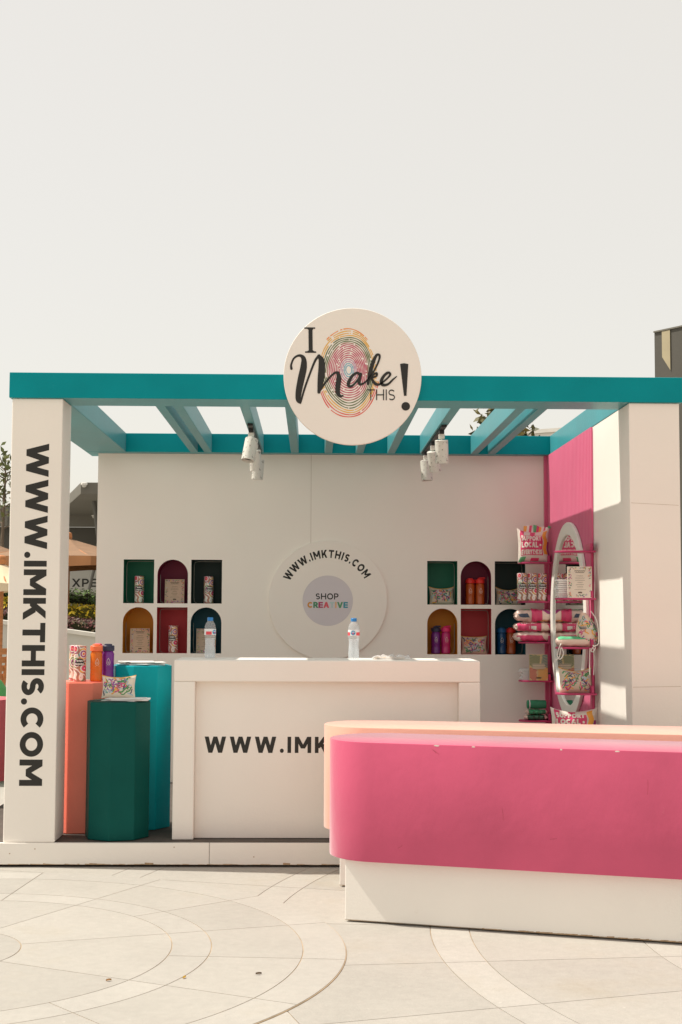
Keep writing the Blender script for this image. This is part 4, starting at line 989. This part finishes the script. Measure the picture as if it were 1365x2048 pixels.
def camera_dome(label, loc):
    e = empty('security_camera', label, 'camera', loc); m = mat('white_plastic', (.75, .73, .68), .4)
    q = MB(); q.lathe([(.05, 0), (.075, -.01), (.075, -.05), (.062, -.055)], 16); q.build('base', m, e, smooth=True)
    q = MB(); q.lathe([(.058, -.055), (.052, -.085), (.035, -.105), (.01, -.113)], 16); q.build('dome', mat('smoked_dome', (.55, .54, .50), .2), e, smooth=True)
camera_dome('white dome camera on the front edge of the pavilion canopy', (-5.155, 23.92, 4.225))
camera_dome('white dome camera lower down beneath the pavilion canopy', (-6.03, 31.02, 4.00))
# sloping planters with hedges
CAPW = mat('white_coping', (.62, .59, .53), .7, .05, 3); RENDR = mat('pale_render', (.50, .48, .43), .75, .06, 2)
def planter(label, x0, x1, y, zr, slope, th, m=RENDR):
    """sloping terrace wall, zr is the coping height at x1"""
    e = empty('planter_wall', label, 'planter', ((x0+x1)/2, y, 0)); cx = (x0+x1)/2; zl = zr-slope*(x0-x1)
    q = MB(); q.box(x0-cx, x1-cx, .05, .25, 0, zr-.06); 
    for i in (4, 6): q.v[i] = (q.v[i][0], q.v[i][1], zl-.06)
    q.build('wall', m, e)
    q = MB(); q.box(x0-cx, x1-cx, 0, .30, zr-.059, zr)
    for i in (0, 2): q.v[i] = (q.v[i][0], q.v[i][1], zl-.059)
    for i in (4, 6): q.v[i] = (q.v[i][0], q.v[i][1], zl)
    q.build('coping', CAPW, e)
planter('lowest pale terrace wall with white coping behind the tins', -7.5, -2.2, 14.5, .83, .135, .3)
planter('middle terrace wall, thin white coping under yellow shrubs', -8.5, -2.4, 16.5, 1.055, .09, .3)
planter('upper terrace wall, thin white coping under green hedges', -9.5, -2.6, 18.5, 1.30, .092, .3)
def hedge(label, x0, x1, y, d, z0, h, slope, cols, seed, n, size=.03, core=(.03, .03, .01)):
    e = empty('hedge', label, 'hedge', ((x0+x1)/2, y+d/2, z0)); cx = (x0+x1)/2; rnd = random.Random(seed); q = MB(); hx = (x1-x0)/2
    def zoff(x): return -slope*(x-hx)
    nb = 60; rows = []
    for i in range(nb+1):
        x = -hx+2*hx*i/nb; t = h*(.72+.12*math.sin(i*1.7)+.08*math.sin(i*.6)); z = zoff(x)
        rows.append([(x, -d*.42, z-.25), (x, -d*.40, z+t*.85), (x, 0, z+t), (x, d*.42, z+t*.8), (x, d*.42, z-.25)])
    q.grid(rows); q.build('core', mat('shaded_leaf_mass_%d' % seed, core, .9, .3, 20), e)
    q = MB()
    def smp():
        x = rnd.uniform(-hx, hx); a = rnd.random()*PI; return (x, -d*.48*math.cos(a)*rnd.uniform(.85, 1.05), zoff(x)+h*(.15+.85*math.sin(a)**.5*rnd.uniform(.6, 1.05)) if rnd.random() < .6 else zoff(x)+h*rnd.uniform(.0, .95))
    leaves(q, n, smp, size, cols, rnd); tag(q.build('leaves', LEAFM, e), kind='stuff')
hedge('low purple leaved planting on the lowest terrace', -7.0, -2.4, 14.85, 1.4, .86, .17, .135, [(.17, .06, .065), (.25, .10, .09), (.11, .05, .05), (.20, .15, .09)], 3, 3500, .035)
hedge('bright yellow flowering shrubs on the middle terrace', -8.0, -2.6, 16.85, 1.4, 1.08, .24, .09, [(.75, .52, .02), (.62, .42, .02), (.30, .30, .03), (.80, .58, .04)], 4, 4200, .04, (.08, .07, .01))
hedge('front clipped green hedge on the upper terrace', -9.0, -2.8, 18.85, .8, 1.32, .15, .092, [(.12, .21, .04), (.16, .28, .05), (.07, .13, .025)], 5, 4000, .03)
hedge('rear clipped green hedge below the pavilion sign', -9.5, -2.8, 20.4, .9, 1.32, .35, .06, [(.11, .20, .04), (.15, .26, .05), (.07, .12, .025)], 6, 4000, .03)
# parasols
FABB = mat('brown_parasol_fabric', (.25, .145, .08), .8, .12, 3, .2, 40, stretch=(1, 1, 5)); FABO = mat('orange_brown_valance', (.31, .135, .05), .8, .08, 4)
def parasol(label, c, hd, rot, za, ze, m, mv, val=.16, n=4, pole=WOODM):
    e = empty('parasol', label, 'parasol', (c[0], c[1], 0), rot, 'parasols beyond the left side'); P = [(hd*math.cos(2*PI*k/n), hd*math.sin(2*PI*k/n)) for k in range(n)]
    q = MB(); seg = 8
    for k in range(n):
        a, b_ = P[k], P[(k+1) % n]; rows = []
        for i in range(seg+1):
            t = i/seg; z = za+(ze-za)*t-.05*math.sin(PI*t); rows.append([(a[0]*t+(b_[0]-a[0])*t*j/6, a[1]*t+(b_[1]-a[1])*t*j/6, z-.03*t*math.sin(PI*j/6)*0+(.02*t*math.sin(PI*j/6))) for j in range(7)])
        q.grid(rows)
    q.build('canopy', m, e)
    q = MB()
    for k in range(n):
        a, b_ = P[k], P[(k+1) % n]
        q.grid([[(a[0]+(b_[0]-a[0])*j/6, a[1]+(b_[1]-a[1])*j/6, ze-.001+.02*math.sin(PI*j/6)) for j in range(7)], [(a[0]*1.004+(b_[0]-a[0])*1.004*j/6, a[1]*1.004+(b_[1]-a[1])*1.004*j/6, ze-val+.012*math.sin(j*2.1)) for j in range(7)]])
    q.build('valance', mv, e)
    q = MB(); q.tube([(0, 0, 0), (0, 0, za-.03)], .035, 10); q.build('pole', pole, e, smooth=True)
    q = MB(); q.lathe([(.06, za-.02), (.07, za+.02), (.06, za+.09), (.02, za+.11)], 12); q.build('finial', pole, e, smooth=True)
    for k in range(n):
        q = MB(); q.tube([(P[k][0]*.97, P[k][1]*.97, ze-.01), (0, 0, za-.10)], .012, 6); q.build('rib', pole, e)
parasol('brown square parasol seen in the gap between pillar and back wall', (-4.45, 18), 1.95, math.atan2(-1.8, .69), 2.66, 2.27, FABB, FABO)
parasol('brown square parasol left of the lettered pillar, cut by the frame', (-7.0, 20.2), 1.95, .62, 2.95, 2.35, FABB, FABO, .2)
parasol('small cream parasol at the left frame edge below the brown ones', (-4.32, 12), .85, .3, 2.0, 1.70, mat('cream_fabric', (.62, .50, .34), .8, .06, 4), mat('cream_fabric', (.62, .50, .34)), .10, 8)
# folding wooden chair
e = empty('wooden_chair', 'orange wooden slatted folding chair at the left frame edge', 'chair', (-3.42, 7.0, 0), .5)
for sx_ in (-.24, .24):
    q = MB(); q.tube([(sx_, .30, 0), (sx_, .02, .45), (sx_, -.28, .98)], .022, 6); q.build('back_post', WOODM, e)
    q = MB(); q.tube([(sx_*.9, -.30, 0), (sx_*.9, .05, .42), (sx_*.9, .26, .46)], .022, 6); q.build('leg', WOODM, e)
for k in range(6):
    q = MB(); q.box(-.25, .25, -.24+k*.085, -.24+k*.085+.06, .44, .462); q.build('seat_slat', WOODM, e)
for k in range(5):
    q = MB(); y = -.03-k*.05; z = .54+k*.088; q.box(-.25, .25, y-.012, y+.012, z, z+.062); q.build('back_slat', WOODM, e)
# bean bag
e = empty('bean_bag', 'green bean bag behind the dusty pink bar', 'bean bag', (-2.85, 4.0, 0)); q = MB(); prof = [(.30, 0), (.46, .06), (.52, .2), (.48, .4), (.37, .6), (.25, .76), (.14, .86), (.04, .90)]
n = 28; rows = [[((r*(1+.035*math.sin(3*2*PI*k/n+z*9)+.02*math.sin(7*2*PI*k/n)))*math.cos(2*PI*k/n)+.08*z, r*(1+.03*math.cos(4*2*PI*k/n+z*5))*math.sin(2*PI*k/n), z) for k in range(n)] for r, z in prof]
i, _ = q.grid(rows, closed=True); q.f.append(tuple(i+7*n+k for k in range(n))); q.c.append(None); q.mi.append(0)
q.build('body', mat('green_bean_bag', (.035, .24, .045), .6, .1, 6, .2, 20), e, smooth=True)
q = MB(); q.tube([(.09, -.03, .89), (.10, 0, .94), (.09, .03, .89)], .01, 6); q.build('handle', mat('green_bean_bag', (.035, .24, .045)), e, smooth=True)
# buildings to the right
rb = empty('dark_grey_block', 'tall dark grey building with painted sunlit patch rising behind the right end', 'building', (8, 18, 0))
def RB(o): o.location = (-8, -18, 0); return o
q = MB(); q.prism([(6.44, 18.45), (8.9, 14.8), (13, 17.5), (10.6, 21.2)], 0, 6.63); RB(q.build('wall', GREYD, rb))
d = Vector((8.9-6.44, 14.8-18.45, 0)).normalized(); nn = Vector((d.y, -d.x, 0))
o0 = Vector((6.44, 18.45, 0))
def on(t, z, h=.02): p = o0+d*t+nn*h; return (p.x, p.y, z)
q = MB(); q.poly([on(.20, 6.14), on(.40, 5.86), on(.40, 6.625), on(.20, 6.625)]); RB(q.build('painted_sun_patch', mat('sun_patch_colour', (.36, .31, .20), .7, .08, 3), rb))  # patch of sunlight on the wall, painted as a tan slant-bottomed piece
q = MB()
for a, c in ((0, .10), (.10, 3.4)):
    p = [o0+d*a+nn*.03, o0+d*c+nn*.03, o0+d*c-nn*.12, o0+d*a-nn*.12]; q.prism([(v.x, v.y) for v in p], 6.632, 6.66)
RB(q.build('parapet_cap', GREYB, rb))
pl2 = empty('pale_block', 'pale cream building fading into the sky behind the right rafters', 'building', (9, 36, 0))
q = MB(); q.prism([(-3.2, 2), (3.5, -3), (8, 2), (1.5, 7)], 0, 7.1); q.build('wall', mat('pale_cream_render', (.74, .70, .63), .8, .03, .5), pl2)
q = MB(); q.prism([(-3.3, 2), (3.5, -3.1), (8.1, 2), (1.5, 7.1)], 7.101, 7.22); q.build('roof_edge', CAPW, pl2)
